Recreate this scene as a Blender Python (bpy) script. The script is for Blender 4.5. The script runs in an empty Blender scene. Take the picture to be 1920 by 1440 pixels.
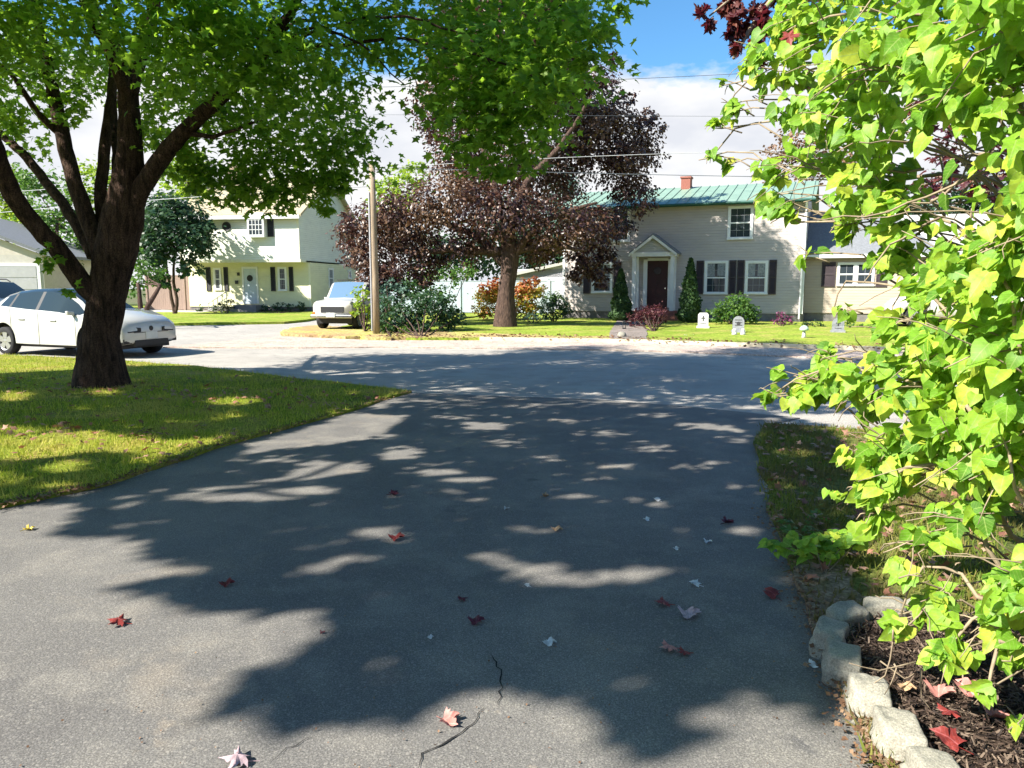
import bpy, bmesh, math, random
import numpy as np
from mathutils import Vector, Matrix
import mathutils.noise as mnoise
R = math.radians
random.seed(7); rng = np.random.default_rng(11)
C = bpy.context.scene.collection
SC = bpy.context.scene

# ---------------------------------------------------------------- camera, sky, sun, exposure
EYE, FPX, PITCH = 1.6, 1400.0, math.atan((720-535)/1400.0)
cd = bpy.data.cameras.new('camera'); cam = bpy.data.objects.new('camera', cd); C.objects.link(cam)
cd.sensor_width = 36; cd.lens = 36*FPX/1920; cd.clip_start = 0.05; cd.clip_end = 2000
cam.location = (0, 0, EYE); cam.rotation_euler = (math.pi/2-PITCH, 0, 0)
SC.camera = cam
SC.view_settings.view_transform = 'Standard'; SC.view_settings.look = 'None'
SC.view_settings.exposure = 1.48; SC.view_settings.gamma = 1.0
SC.cycles.use_adaptive_sampling = True; SC.cycles.adaptive_threshold = 0.02
SC.cycles.max_bounces = 6; SC.cycles.transparent_max_bounces = 4; SC.cycles.transmission_bounces = 4
SC.cycles.use_denoising = True

SUNV = Vector((-1.06, -0.56, 1.0)).normalized()          # towards the sun
SUN_EL = math.asin(SUNV.z); SUN_AZ = math.atan2(SUNV.x, SUNV.y)
sd = bpy.data.lights.new('sun', 'SUN'); sd.energy = 5.0; sd.angle = R(0.53); sd.color = (1.0, 0.94, 0.84)
so = bpy.data.objects.new('sun', sd); C.objects.link(so)
so.rotation_euler = SUNV.to_track_quat('Z', 'Y').to_euler()

W = bpy.data.worlds.new('World'); SC.world = W; W.use_nodes = True
def sky():
    nt = W.node_tree; n = nt.nodes; l = nt.links; n.clear()
    out = n.new('ShaderNodeOutputWorld'); bg = n.new('ShaderNodeBackground'); bg.inputs['Strength'].default_value = 0.05
    st = n.new('ShaderNodeTexSky'); st.sky_type = 'NISHITA'; st.sun_disc = False
    st.sun_elevation = SUN_EL; st.sun_rotation = SUN_AZ % (2*math.pi); st.dust_density = 0.6; st.ozone_density = 2.0
    tc = n.new('ShaderNodeTexCoord'); sep = n.new('ShaderNodeSeparateXYZ'); l.new(tc.outputs['Generated'], sep.inputs[0])
    mp = n.new('ShaderNodeMapping'); mp.inputs['Scale'].default_value = (1, 1, 2.2); mp.inputs['Location'].default_value = (1.35, 0.4, 0.1)
    l.new(tc.outputs['Generated'], mp.inputs[0])
    nz = n.new('ShaderNodeTexNoise'); nz.inputs['Scale'].default_value = 3.2; nz.inputs['Detail'].default_value = 9; nz.inputs['Roughness'].default_value = 0.55
    l.new(mp.outputs[0], nz.inputs['Vector'])
    # clouds: bank low in the sky, broken above
    m1 = n.new('ShaderNodeMath'); m1.operation = 'MULTIPLY_ADD'; m1.inputs[1].default_value = -3.6; m1.inputs[2].default_value = 0.78
    l.new(sep.outputs['Z'], m1.inputs[0])
    m2 = n.new('ShaderNodeMath'); m2.operation = 'MULTIPLY_ADD'; m2.inputs[1].default_value = 1.6; l.new(nz.outputs['Fac'], m2.inputs[0])
    m3 = n.new('ShaderNodeMath'); m3.operation = 'MAXIMUM'; m3.inputs[1].default_value = -0.62; l.new(m1.outputs[0], m3.inputs[0])
    mr = n.new('ShaderNodeMapRange'); mr.interpolation_type = 'SMOOTHSTEP'; mr.inputs['From Min'].default_value = .42; mr.inputs['From Max'].default_value = .7; mr.inputs['To Max'].default_value = .16
    l.new(sep.outputs['Z'], mr.inputs['Value']); ad = n.new('ShaderNodeMath'); ad.operation = 'ADD'; l.new(m3.outputs[0], ad.inputs[0]); l.new(mr.outputs[0], ad.inputs[1])  # extra cloud added overhead, out of view, to whiten the sky fill
    l.new(ad.outputs[0], m2.inputs[2])
    rp = n.new('ShaderNodeValToRGB'); rp.color_ramp.elements[0].position = 0.60; rp.color_ramp.elements[1].position = 0.72
    l.new(m2.outputs[0], rp.inputs[0])
    nz2 = n.new('ShaderNodeTexNoise'); nz2.inputs['Scale'].default_value = 7; nz2.inputs['Detail'].default_value = 6; l.new(mp.outputs[0], nz2.inputs['Vector'])
    cr = n.new('ShaderNodeValToRGB'); cr.color_ramp.elements[0].color = (5.9, 6.1, 6.6, 1); cr.color_ramp.elements[1].color = (7.8, 7.8, 7.8, 1)
    cr.color_ramp.elements[0].position = 0.35; cr.color_ramp.elements[1].position = 0.6
    l.new(nz2.outputs['Fac'], cr.inputs[0])
    # the blue of this sky
    tint = n.new('ShaderNodeMix'); tint.data_type = 'RGBA'; tint.blend_type = 'MULTIPLY'; tint.inputs['Factor'].default_value = 1
    tint.inputs[7].default_value = (0.78, 1.32, 1.60, 1); l.new(st.outputs[0], tint.inputs[6])
    mx = n.new('ShaderNodeMix'); mx.data_type = 'RGBA'
    l.new(rp.outputs[0], mx.inputs[0]); l.new(tint.outputs[2], mx.inputs[6]); l.new(cr.outputs[0], mx.inputs[7])
    l.new(mx.outputs[2], bg.inputs[0]); l.new(bg.outputs[0], out.inputs[0])
sky()

# ---------------------------------------------------------------- helpers
def ray(px, py):
    r = (px-960)/FPX; u = -(py-720)/FPX
    return np.array([r, math.cos(PITCH)+u*math.sin(PITCH), -math.sin(PITCH)+u*math.cos(PITCH)])
def gp(px, py, z=0.0):                                   # spot on the ground seen in that direction
    d = ray(px, py); t = (z-EYE)/d[2]; return np.array([0, 0, EYE])+t*d
def at(px, py, Y):                                       # spot at that distance
    d = ray(px, py); return np.array([0, 0, EYE])+d*Y/d[1]

def tag(o, label=None, cat=None, group=None, kind=None):
    if label: o['label'] = label
    if cat: o['category'] = cat
    if group: o['group'] = group
    if kind: o['kind'] = kind
    return o
def thing(name, label, cat, loc=(0, 0, 0), rz=0, group=None):
    o = bpy.data.objects.new(name, None); C.objects.link(o); o.empty_display_size = .2
    o.location = tuple(float(v) for v in loc); o.rotation_euler = (0, 0, rz); return tag(o, label, cat, group)

def link_mesh(name, verts, faces, mats, parent=None, smooth=False, mi=None, world=False):
    me = bpy.data.meshes.new(name)
    me.from_pydata([tuple(v) for v in verts], [], faces)
    for m in (mats if isinstance(mats, (list, tuple)) else [mats]): me.materials.append(m)
    if smooth: me.polygons.foreach_set('use_smooth', [True]*len(me.polygons))
    if mi is not None: me.polygons.foreach_set('material_index', mi)
    me.update()
    o = bpy.data.objects.new(name, me); C.objects.link(o)
    if parent is not None:
        o.parent = parent
        if world: o.location = -Vector(parent.location)
    return o

class MB:
    def __init__(s): s.v = []; s.f = []; s.m = []; s.cur = 0
    def add(s, vs, fs):
        b = len(s.v); s.v += [tuple(map(float, p)) for p in vs]; s.f += [tuple(b+i for i in f) for f in fs]; s.m += [s.cur]*len(fs); return s
    def box(s, x0, x1, y0, y1, z0, z1):
        return s.add([(x0,y0,z0),(x1,y0,z0),(x1,y1,z0),(x0,y1,z0),(x0,y0,z1),(x1,y0,z1),(x1,y1,z1),(x0,y1,z1)],
                     [(0,3,2,1),(4,5,6,7),(0,1,5,4),(1,2,6,5),(2,3,7,6),(3,0,4,7)])
    def prism(s, pts, off):                              # polygon swept by a vector
        n = len(pts); a = [Vector(p) for p in pts]; b = [p+Vector(off) for p in a]
        return s.add(a+b, [tuple(range(n))[::-1], tuple(range(n, 2*n))]+[(i, (i+1) % n, n+(i+1) % n, n+i) for i in range(n)])
    def tube(s, pts, rad, n=8, cap=True, rough=0.0, ridges=0, seed=0):
        pts = [Vector(p) for p in pts]; rr = random.Random(seed)
        up = Vector((0.31, 0.95, 0.02)); rings = []; vs = []; ph = [rr.uniform(0, 6.28) for _ in range(6)]
        for i, p in enumerate(pts):
            t = (pts[min(i+1, len(pts)-1)]-pts[max(i-1, 0)]).normalized()
            x = up.cross(t)
            if x.length < 1e-3: x = Vector((1, 0, 0)).cross(t)
            x.normalize(); y = t.cross(x)
            for k in range(n):
                a = 2*math.pi*k/n; q = 1+rough*(math.sin(3*a+ph[0]+i*.35)*.5+math.sin(5*a+ph[1]-i*.6)*.3+rr.uniform(-.4, .4))
                if ridges: q += ridges*abs(math.sin(a*n/4+ph[2]+math.sin(i*.5)))
                vs.append(p+(x*math.cos(a)+y*math.sin(a))*rad[i]*q)
        fs = [(i*n+k, i*n+(k+1) % n, (i+1)*n+(k+1) % n, (i+1)*n+k) for i in range(len(pts)-1) for k in range(n)]
        if cap: fs += [tuple(range(n))[::-1], tuple((len(pts)-1)*n+k for k in range(n))]
        return s.add(vs, fs)
    def lathe(s, prof, n=20, axis='z', c=(0, 0, 0)):     # prof: (r, h)
        vs = []; m = len(prof)
        for k in range(n):
            a = 2*math.pi*k/n
            for r, h in prof:
                q = (r*math.cos(a), r*math.sin(a), h) if axis == 'z' else (r*math.cos(a), h, r*math.sin(a))
                vs.append((q[0]+c[0], q[1]+c[1], q[2]+c[2]))
        return s.add(vs, [(k*m+i, ((k+1) % n)*m+i, ((k+1) % n)*m+i+1, k*m+i+1) for k in range(n) for i in range(m-1)])
    def build(s, name, mats, parent=None, smooth=False, world=False, bevel=0):
        o = link_mesh(name, s.v, s.f, mats, parent, smooth, s.m, world)
        if bevel:
            b = o.modifiers.new('bevel', 'BEVEL'); b.width = bevel; b.segments = 2; b.limit_method = 'ANGLE'; b.angle_limit = R(40)
        return o

# ---------------------------------------------------------------- materials
def nodes(name):
    m = bpy.data.materials.new(name); m.use_nodes = True; nt = m.node_tree; nt.nodes.clear()
    out = nt.nodes.new('ShaderNodeOutputMaterial'); return m, nt, nt.nodes, nt.links, out
def nnoise(n, l, tc, scale, detail=6, rough=.55, stretch=None):
    z = n.new('ShaderNodeTexNoise'); z.inputs['Scale'].default_value = scale; z.inputs['Detail'].default_value = detail; z.inputs['Roughness'].default_value = rough
    src = tc.outputs['Object']
    if stretch:
        mp = n.new('ShaderNodeMapping'); mp.inputs['Scale'].default_value = stretch; l.new(src, mp.inputs[0]); src = mp.outputs[0]
    l.new(src, z.inputs['Vector']); return z
def nramp(n, l, src, stops):
    r = n.new('ShaderNodeValToRGB'); e = r.color_ramp.elements
    while len(e) < len(stops): e.new(.5)
    for i, (p, c) in enumerate(stops): e[i].position = p; e[i].color = (*c, 1)
    l.new(src, r.inputs[0]); return r
def mat(name, c1, c2=None, scale=4, rough=.8, bump=0, bscale=40, metal=0, spec=.4, fine=0, fscale=150, stretch=None, clear=0):
    m, nt, n, l, out = nodes(name); b = n.new('ShaderNodeBsdfPrincipled'); l.new(b.outputs[0], out.inputs[0])
    b.inputs['Roughness'].default_value = rough; b.inputs['Metallic'].default_value = metal; b.inputs['Specular IOR Level'].default_value = spec
    if clear: b.inputs['Coat Weight'].default_value = clear; b.inputs['Coat Roughness'].default_value = .05
    tc = n.new('ShaderNodeTexCoord')
    if c2 is None: c2 = tuple(v*.85 for v in c1)
    z = nnoise(n, l, tc, scale, 8, .6, stretch); r = nramp(n, l, z.outputs['Fac'], [(.3, c2), (.7, c1)]); col = r.outputs[0]
    if fine:
        zf = nnoise(n, l, tc, fscale, 2, .5); mm = n.new('ShaderNodeMix'); mm.data_type = 'RGBA'; mm.blend_type = 'MULTIPLY'; mm.inputs[0].default_value = 1
        rf = nramp(n, l, zf.outputs['Fac'], [(.3, (1-fine,)*3), (.7, (1+fine,)*3)]); l.new(col, mm.inputs[6]); l.new(rf.outputs[0], mm.inputs[7]); col = mm.outputs[2]
    l.new(col, b.inputs['Base Color'])
    if bump:
        zb = nnoise(n, l, tc, bscale, 5, .6, stretch); bp = n.new('ShaderNodeBump'); bp.inputs['Strength'].default_value = bump; bp.inputs['Distance'].default_value = .05 if 'bark' in name else .012
        l.new(zb.outputs['Fac'], bp.inputs['Height']); l.new(bp.outputs[0], b.inputs['Normal'])
    return m
def leafmat(name, cols, trans, rough=.45, tf=.45, nscale=.5, ncol=None, spec=.35, veins=None):
    """cols: colours spread over the single leaves; trans: colour of light coming through"""
    m, nt, n, l, out = nodes(name); b = n.new('ShaderNodeBsdfPrincipled'); b.inputs['Roughness'].default_value = rough; b.inputs['Specular IOR Level'].default_value = spec
    g = n.new('ShaderNodeNewGeometry'); r = n.new('ShaderNodeValToRGB'); e = r.color_ramp.elements
    while len(e) < len(cols): e.new(.5)
    for i, c in enumerate(cols): e[i].position = i/max(1, len(cols)-1); e[i].color = (*c, 1)
    l.new(g.outputs['Random Per Island'], r.inputs[0]); col = r.outputs[0]
    if ncol:
        tc = n.new('ShaderNodeTexCoord'); z = nnoise(n, l, tc, nscale, 3, .5); rr = nramp(n, l, z.outputs['Fac'], [(.48, (0, 0, 0)), (.62, (1, 1, 1))])
        mx = n.new('ShaderNodeMix'); mx.data_type = 'RGBA'; l.new(rr.outputs[0], mx.inputs[0]); l.new(col, mx.inputs[6]); mx.inputs[7].default_value = (*ncol, 1); col = mx.outputs[2]
    if veins:                                            # midrib, side veins and a mottled blade, in the leaf's own coordinates
        def ma(op, a, b_=None, c=None):
            q = n.new('ShaderNodeMath'); q.operation = op
            for i_, v_ in enumerate((a, b_, c)):
                if v_ is None: continue
                if isinstance(v_, (int, float)): q.inputs[i_].default_value = v_
                else: l.new(v_, q.inputs[i_])
            return q.outputs[0]
        uv = n.new('ShaderNodeUVMap'); sp = n.new('ShaderNodeSeparateXYZ'); l.new(uv.outputs[0], sp.inputs[0]); ax = ma('ABSOLUTE', sp.outputs[0])
        fr = ma('FRACT', ma('MULTIPLY', ma('SUBTRACT', sp.outputs[1], ma('MULTIPLY', ax, .8)), 5.5)); sv = ma('LESS_THAN', ma('ABSOLUTE', ma('SUBTRACT', fr, .5)), .07); mr_ = ma('LESS_THAN', ax, .022)
        vf = ma('MAXIMUM', ma('MULTIPLY', sv, .5), ma('MULTIPLY', mr_, .8)); mv = n.new('ShaderNodeMix'); mv.data_type = 'RGBA'; l.new(vf, mv.inputs[0]); l.new(col, mv.inputs[6]); mv.inputs[7].default_value = (*veins, 1)
        tc2 = n.new('ShaderNodeTexCoord'); zz = nnoise(n, l, tc2, 45, 3, .6); rz_ = nramp(n, l, zz.outputs['Fac'], [(.35, (.72,)*3), (.65, (1.15,)*3)]); mq = n.new('ShaderNodeMix'); mq.data_type = 'RGBA'; mq.blend_type = 'MULTIPLY'; mq.inputs[0].default_value = 1
        l.new(mv.outputs[2], mq.inputs[6]); l.new(rz_.outputs[0], mq.inputs[7]); col = mq.outputs[2]
        bpv = n.new('ShaderNodeBump'); bpv.inputs['Strength'].default_value = .5; bpv.inputs['Distance'].default_value = .002; l.new(vf, bpv.inputs['Height']); l.new(bpv.outputs[0], b.inputs['Normal'])
    l.new(col, b.inputs['Base Color'])
    t = n.new('ShaderNodeBsdfTranslucent'); mt = n.new('ShaderNodeMix'); mt.data_type = 'RGBA'; mt.inputs[0].default_value = .6; l.new(col, mt.inputs[6]); mt.inputs[7].default_value = (*trans, 1)
    l.new(mt.outputs[2], t.inputs[0])
    ms = n.new('ShaderNodeMixShader'); ms.inputs[0].default_value = tf; l.new(b.outputs[0], ms.inputs[1]); l.new(t.outputs[0], ms.inputs[2]); l.new(ms.outputs[0], out.inputs[0])
    return m
def siding(name, c, pitch=.115):
    m, nt, n, l, out = nodes(name); b = n.new('ShaderNodeBsdfPrincipled'); b.inputs['Roughness'].default_value = .6; l.new(b.outputs[0], out.inputs[0])
    tc = n.new('ShaderNodeTexCoord'); sp = n.new('ShaderNodeSeparateXYZ'); l.new(tc.outputs['Object'], sp.inputs[0])
    d = n.new('ShaderNodeMath'); d.operation = 'DIVIDE'; d.inputs[1].default_value = pitch; l.new(sp.outputs['Z'], d.inputs[0])
    f = n.new('ShaderNodeMath'); f.operation = 'FRACT'; l.new(d.outputs[0], f.inputs[0])
    iv = n.new('ShaderNodeMath'); iv.operation = 'SUBTRACT'; iv.inputs[0].default_value = 1; l.new(f.outputs[0], iv.inputs[1])
    bp = n.new('ShaderNodeBump'); bp.inputs['Strength'].default_value = 1; bp.inputs['Distance'].default_value = .018; l.new(iv.outputs[0], bp.inputs['Height']); l.new(bp.outputs[0], b.inputs['Normal'])
    z = nnoise(n, l, tc, 1.2, 8, .6, (1, 1, 3)); r = nramp(n, l, z.outputs['Fac'], [(.3, tuple(v*.86 for v in c)), (.7, c)])
    gr = nramp(n, l, f.outputs[0], [(0, (.7, .7, .7)), (.10, (1, 1, 1))]); mm = n.new('ShaderNodeMix'); mm.data_type = 'RGBA'; mm.blend_type = 'MULTIPLY'; mm.inputs[0].default_value = 1
    l.new(r.outputs[0], mm.inputs[6]); l.new(gr.outputs[0], mm.inputs[7]); l.new(mm.outputs[2], b.inputs['Base Color'])
    return m
def glassmat(name, c, rough=.06):
    m, nt, n, l, out = nodes(name); b = n.new('ShaderNodeBsdfPrincipled'); b.inputs['Base Color'].default_value = (*c, 1)
    b.inputs['Roughness'].default_value = rough; b.inputs['Specular IOR Level'].default_value = .5
    l.new(b.outputs[0], out.inputs[0]); return m
def groundmat(name, c1, c2, c3, s1, s2, s3, bump=.4, bs=60, rough=.9, spec=.3, extra=None, pebble=0):
    """three scales of colour and a bump; extra: (scale, threshold, colour) patches"""
    m, nt, n, l, out = nodes(name); b = n.new('ShaderNodeBsdfPrincipled'); b.inputs['Roughness'].default_value = rough; b.inputs['Specular IOR Level'].default_value = spec; l.new(b.outputs[0], out.inputs[0])
    tc = n.new('ShaderNodeTexCoord')
    z1 = nnoise(n, l, tc, s1, 6, .6); r1 = nramp(n, l, z1.outputs['Fac'], [(.38, c1), (.62, c2)])
    z2 = nnoise(n, l, tc, s2, 4, .6); r2 = nramp(n, l, z2.outputs['Fac'], [(.48, (0, 0, 0)), (.68, (1, 1, 1))])
    mx = n.new('ShaderNodeMix'); mx.data_type = 'RGBA'; l.new(r2.outputs[0], mx.inputs[0]); l.new(r1.outputs[0], mx.inputs[6]); mx.inputs[7].default_value = (*c3, 1); col = mx.outputs[2]
    if extra:
        for (es, th, ec) in extra:
            ze = nnoise(n, l, tc, es, 5, .6); re = nramp(n, l, ze.outputs['Fac'], [(th, (0, 0, 0)), (min(th+.07, 1), (1, 1, 1))])
            me = n.new('ShaderNodeMix'); me.data_type = 'RGBA'; l.new(re.outputs[0], me.inputs[0]); l.new(col, me.inputs[6]); me.inputs[7].default_value = (*ec, 1); col = me.outputs[2]
    z3 = nnoise(n, l, tc, s3, 3, .6); r3 = nramp(n, l, z3.outputs['Fac'], [(.33, (.55,)*3), (.67, (1.45,)*3)])
    mm = n.new('ShaderNodeMix'); mm.data_type = 'RGBA'; mm.blend_type = 'MULTIPLY'; mm.inputs[0].default_value = 1; l.new(col, mm.inputs[6]); l.new(r3.outputs[0], mm.inputs[7])
    fin = mm.outputs[2]
    if pebble:                                           # stones standing in the binder, pale worn tops
        vo = n.new('ShaderNodeTexVoronoi'); vo.inputs['Scale'].default_value = pebble; l.new(tc.outputs['Object'], vo.inputs['Vector'])
        rv = nramp(n, l, vo.outputs['Distance'], [(.10, (1.5, 1.5, 1.45)), (.55, (.72,)*3)]); mp2 = n.new('ShaderNodeMix'); mp2.data_type = 'RGBA'; mp2.blend_type = 'MULTIPLY'; mp2.inputs[0].default_value = .6
        l.new(fin, mp2.inputs[6]); l.new(rv.outputs[0], mp2.inputs[7]); fin = mp2.outputs[2]
        vc = nramp(n, l, vo.outputs['Color'], [(.80, (0, 0, 0)), (.9, (1, 1, 1))]); mp3 = n.new('ShaderNodeMix'); mp3.data_type = 'RGBA'; mpf = n.new('ShaderNodeMath'); mpf.operation = 'MULTIPLY'; mpf.inputs[1].default_value = .4
        l.new(vc.outputs[0], mpf.inputs[0]); l.new(mpf.outputs[0], mp3.inputs[0]); l.new(fin, mp3.inputs[6]); mp3.inputs[7].default_value = (.30, .28, .25, 1); fin = mp3.outputs[2]
    l.new(fin, b.inputs['Base Color'])
    zb = nnoise(n, l, tc, bs, 4, .7); bp = n.new('ShaderNodeBump'); bp.inputs['Strength'].default_value = bump; bp.inputs['Distance'].default_value = .01
    if pebble:
        hm = n.new('ShaderNodeMath'); hm.operation = 'SUBTRACT'; l.new(zb.outputs['Fac'], hm.inputs[0]); l.new(vo.outputs['Distance'], hm.inputs[1]); l.new(hm.outputs[0], bp.inputs['Height']); bp.inputs['Distance'].default_value = .004
    else: l.new(zb.outputs['Fac'], bp.inputs['Height'])
    l.new(bp.outputs[0], b.inputs['Normal'])
    return m

M = dict(
 white=mat('white_paint', (.74, .75, .75), (.66, .67, .67), rough=.5),
 cream=mat('cream_trim', (.72, .70, .55), rough=.5),
 black_sh=mat('black_shutter', (.025, .025, .03), rough=.6), brown_sh=mat('dark_shutter', (.05, .035, .04), (.035, .025, .03), rough=.6),
 beige=siding('beige_siding', (.455, .405, .37)), tan=siding('tan_siding', (.42, .35, .27)), yellow=siding('pale_yellow_siding', (.72, .73, .64)), yellow_shaded=siding('shaded_yellow_siding', (.72, .70, .44)),
 grey_wall=siding('grey_siding', (.42, .42, .46)), stone=mat('foundation', (.2, .19, .18), (.12, .11, .11), 8, .9, .4, 30),
 muntin=mat('muntin', (.30, .31, .33), rough=.5), glass=glassmat('window_glass', (.03, .04, .05)), glass_car=glassmat('car_glass', (.02, .03, .035)), glass_blue=glassmat('blue_car_glass', (.10, .17, .26)), curtain=mat('curtain', (.35, .37, .38), (.12, .13, .15), 14, .9),
 brick=mat('brick', (.32, .12, .09), (.2, .08, .06), 20, .9, .3, 40), maroon=mat('maroon_door', (.045, .010, .016), (.03, .008, .012), 3, .45), door_blue=mat('pale_blue_door', (.50, .58, .66), rough=.5),
 roof_green=mat('green_metal', (.22, .32, .25), (.17, .26, .20), 1.5, .45, spec=.5), trim_green=mat('green_fascia', (.02, .09, .07), rough=.5), shingle=mat('grey_shingle', (.20, .21, .23), (.13, .14, .15), 14, .9, .4, 50),
 shingle_pale=mat('pale_shingle', (.42, .41, .37), (.34, .32, .29), 10, .9, .3, 50),  # paler, warmer grey than the other shingle
 bark=mat('bark', (.105, .066, .048), (.014, .010, .009), 4, .95, 1.0, 9, stretch=(4.5, 4.5, .7), spec=.1, fine=.5, fscale=60), bark2=mat('red_brown_bark', (.14, .09, .07), (.03, .022, .02), 7, .95, 1, 18, stretch=(3, 3, .7), spec=.15),
 twig=mat('grey_twig', (.34, .27, .18), (.16, .12, .08), 12, .85, .3, 40), pole=mat('weathered_pole', (.34, .27, .19), (.2, .15, .10), 6, .9, .5, 30, stretch=(4, 4, .4)),
 metal=mat('galvanised', (.5, .5, .52), rough=.4, metal=.6), dark=mat('dark_plastic', (.02, .02, .022), rough=.6), tyre=mat('tyre', (.018, .018, .02), rough=.85), rim=mat('rim', (.5, .5, .52), rough=.3, metal=.7),
 car_white=mat('white_car_paint', (.46, .46, .43), (.44, .44, .41), 2, .3, clear=1), car_blue=mat('blue_grey_paint', (.13, .17, .21), (.11, .15, .19), 2, .3, clear=1, metal=.3), truck_white=mat('white_truck_paint', (.48, .47, .45), (.38, .36, .32), 2.5, .4, clear=.5),
 lamp_glass=mat('lamp_glass', (.45, .45, .48), rough=.15, spec=.8), amber=mat('amber', (.45, .16, .03), rough=.3), chrome=mat('chrome', (.6, .6, .6), rough=.15, metal=1),
 concrete=mat('edging_stone', (.35, .325, .26), (.19, .185, .155), 9, .95, .5, 60, fine=.3, fscale=160), fence_tan=mat('tan_fence', (.30, .22, .18), (.22, .16, .13), 5, .85, .3, 30, stretch=(6, 6, .5)),
 vinyl=mat('white_vinyl', (.46, .53, .60), rough=.5), gravestone=mat('pale_foam_stone', (.62, .63, .62), (.42, .43, .43), 12, .9), gravestone2=mat('grey_foam_stone', (.30, .31, .34), (.16, .17, .19), 14, .9), ink=mat('dark_lettering', (.05, .05, .055)),
 wire=mat('wire', (.10, .12, .14), rough=.6), wire_pale=mat('pale_wire', (.45, .47, .48), rough=.5),  # one dark wire colour and one paler
)
L = dict(
 maple=leafmat('green_maple_leaf', [(.035, .11, .012), (.06, .17, .016), (.10, .24, .02), (.20, .34, .03)], (.46, .74, .05), .5, .52),
 shade=leafmat('shade_leaf', [(.03, .09, .012), (.07, .16, .02)], (.1, .3, .02), .5, .2),
 purple=leafmat('purple_maple_leaf', [(.012, .008, .014), (.03, .014, .018), (.085, .042, .032), (.19, .11, .07)], (.16, .05, .03), .38, .25, .35, (.15, .09, .05), .5),
 crimson=leafmat('crimson_maple_leaf', [(.022, .010, .022), (.05, .014, .028), (.10, .028, .025), (.16, .05, .03)], (.30, .03, .04), .5, .3),
 lime=leafmat('lime_heart_leaf', [(.07, .19, .02), (.15, .33, .025), (.24, .44, .035), (.34, .53, .05), (.50, .54, .06)], (.48, .72, .05), .5, .44, veins=(.34, .46, .12)),
 bright=leafmat('bright_leaf', [(.10, .20, .02), (.20, .32, .03), (.32, .40, .04)], (.45, .6, .05), .5, .5),
 mid=leafmat('mid_green_leaf', [(.03, .08, .015), (.07, .15, .03), (.12, .2, .04)], (.2, .4, .05), .5, .4),
 dark=leafmat('dark_green_leaf', [(.012, .035, .016), (.03, .07, .03), (.06, .11, .05)], (.08, .2, .05), .45, .3),
 blue=leafmat('blue_green_leaf', [(.05, .10, .08), (.10, .18, .14), (.16, .25, .20)], (.1, .25, .12), .5, .25),
 fall=leafmat('turning_leaf', [(.10, .18, .02), (.26, .30, .03), (.42, .28, .04), (.45, .12, .05)], (.6, .4, .05), .5, .4),
 brown=leafmat('brown_leaf', [(.10, .05, .03), (.2, .11, .06), (.3, .2, .12)], (.3, .15, .05), .7, .2),
 plum=leafmat('plum_leaf', [(.05, .015, .025), (.10, .03, .04), (.14, .06, .05)], (.2, .05, .05), .5, .3),
 grass=leafmat('grass_blade', [(.14, .22, .015), (.25, .34, .03), (.40, .43, .05), (.50, .44, .12)], (.5, .6, .05), .6, .35, .9, (.44, .38, .10), .2),
 cone=leafmat('needle', [(.02, .05, .018), (.035, .08, .025), (.06, .12, .03)], (.05, .12, .03), .6, .2),
)

# ---------------------------------------------------------------- leaves
def fan(outline, centre, cz=.0, ez=None):
    n = len(outline); v = [(centre[0], centre[1], cz)]+[(x, y, (ez(x, y) if ez else 0)) for x, y in outline]
    return np.array(v, float), np.array([(0, 1+i, 1+(i+1) % n) for i in range(n)])
def mirror(h): return h+[(-x, y) for x, y in h[::-1] if abs(x) > 1e-6]
T_MAPLE = fan([(0, 0), (.34, -.06), (.25, .2), (.62, .42), (.24, .52), (0, 1.0), (-.24, .52), (-.62, .42), (-.25, .2), (-.34, -.06)], (0, .34), .05, lambda x, y: -.12*abs(x)-.08*y*y)
mo = [(0, 0), (.16, -.12), (.40, -.16), (.30, .02), (.42, .10), (.30, .17), (.52, .30), (.74, .42), (.60, .48), (.64, .60), (.40, .54), (.24, .50), (.27, .66), (.20, .74), (.10, .80), (0, 1.08)]
T_MAPLE_FINE = fan(mirror(mo), (0, .32), .04, lambda x, y: .16*abs(x)-.10*y*y+.06*math.sin(9*x+4*y))
T_OVAL = fan([(0, 0), (.30, .3), (.26, .68), (0, 1), (-.26, .68), (-.30, .3)], (0, .45), .05, lambda x, y: -.1*abs(x))
T_QUAD = (np.array([(0, 0, 0), (.45, .45, -.05), (0, 1, 0), (-.45, .45, .06)], float), np.array([(0, 1, 2), (0, 2, 3)]))
def heart_t():
    rows = [(0, .0, .05), (.02, .36, .0), (.17, .47, -.02), (.36, .44, 0), (.56, .34, 0), (.76, .19, 0), (1.0, 0.0, 0)]
    v = []; f = []
    for i, (y, w, dz) in enumerate(rows):
        b = -.28*y*y
        yb = y-(.12 if i == 1 else 0)
        v += [(-w, yb if i != 1 else -.10, b+.22*w), (0, y, b), (w, yb if i != 1 else -.10, b+.22*w)]
    for i in range(len(rows)-1):
        a = 3*i; f += [(a, a+1, a+4), (a, a+4, a+3), (a+1, a+2, a+5), (a+1, a+5, a+4)]
    return np.array(v, float), np.array(f)
T_HEART = heart_t()
def lobed_t():
    o = mirror([(0, 0), (.22, -.10), (.40, .03), (.50, .30), (.40, .42), (.44, .60), (.22, .60), (.14, .82), (0, 1.05)])
    return fan(o, (0, .38), -.03, lambda x, y: .2*abs(x)-.25*y*y)
T_LOBED = lobed_t()

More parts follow.
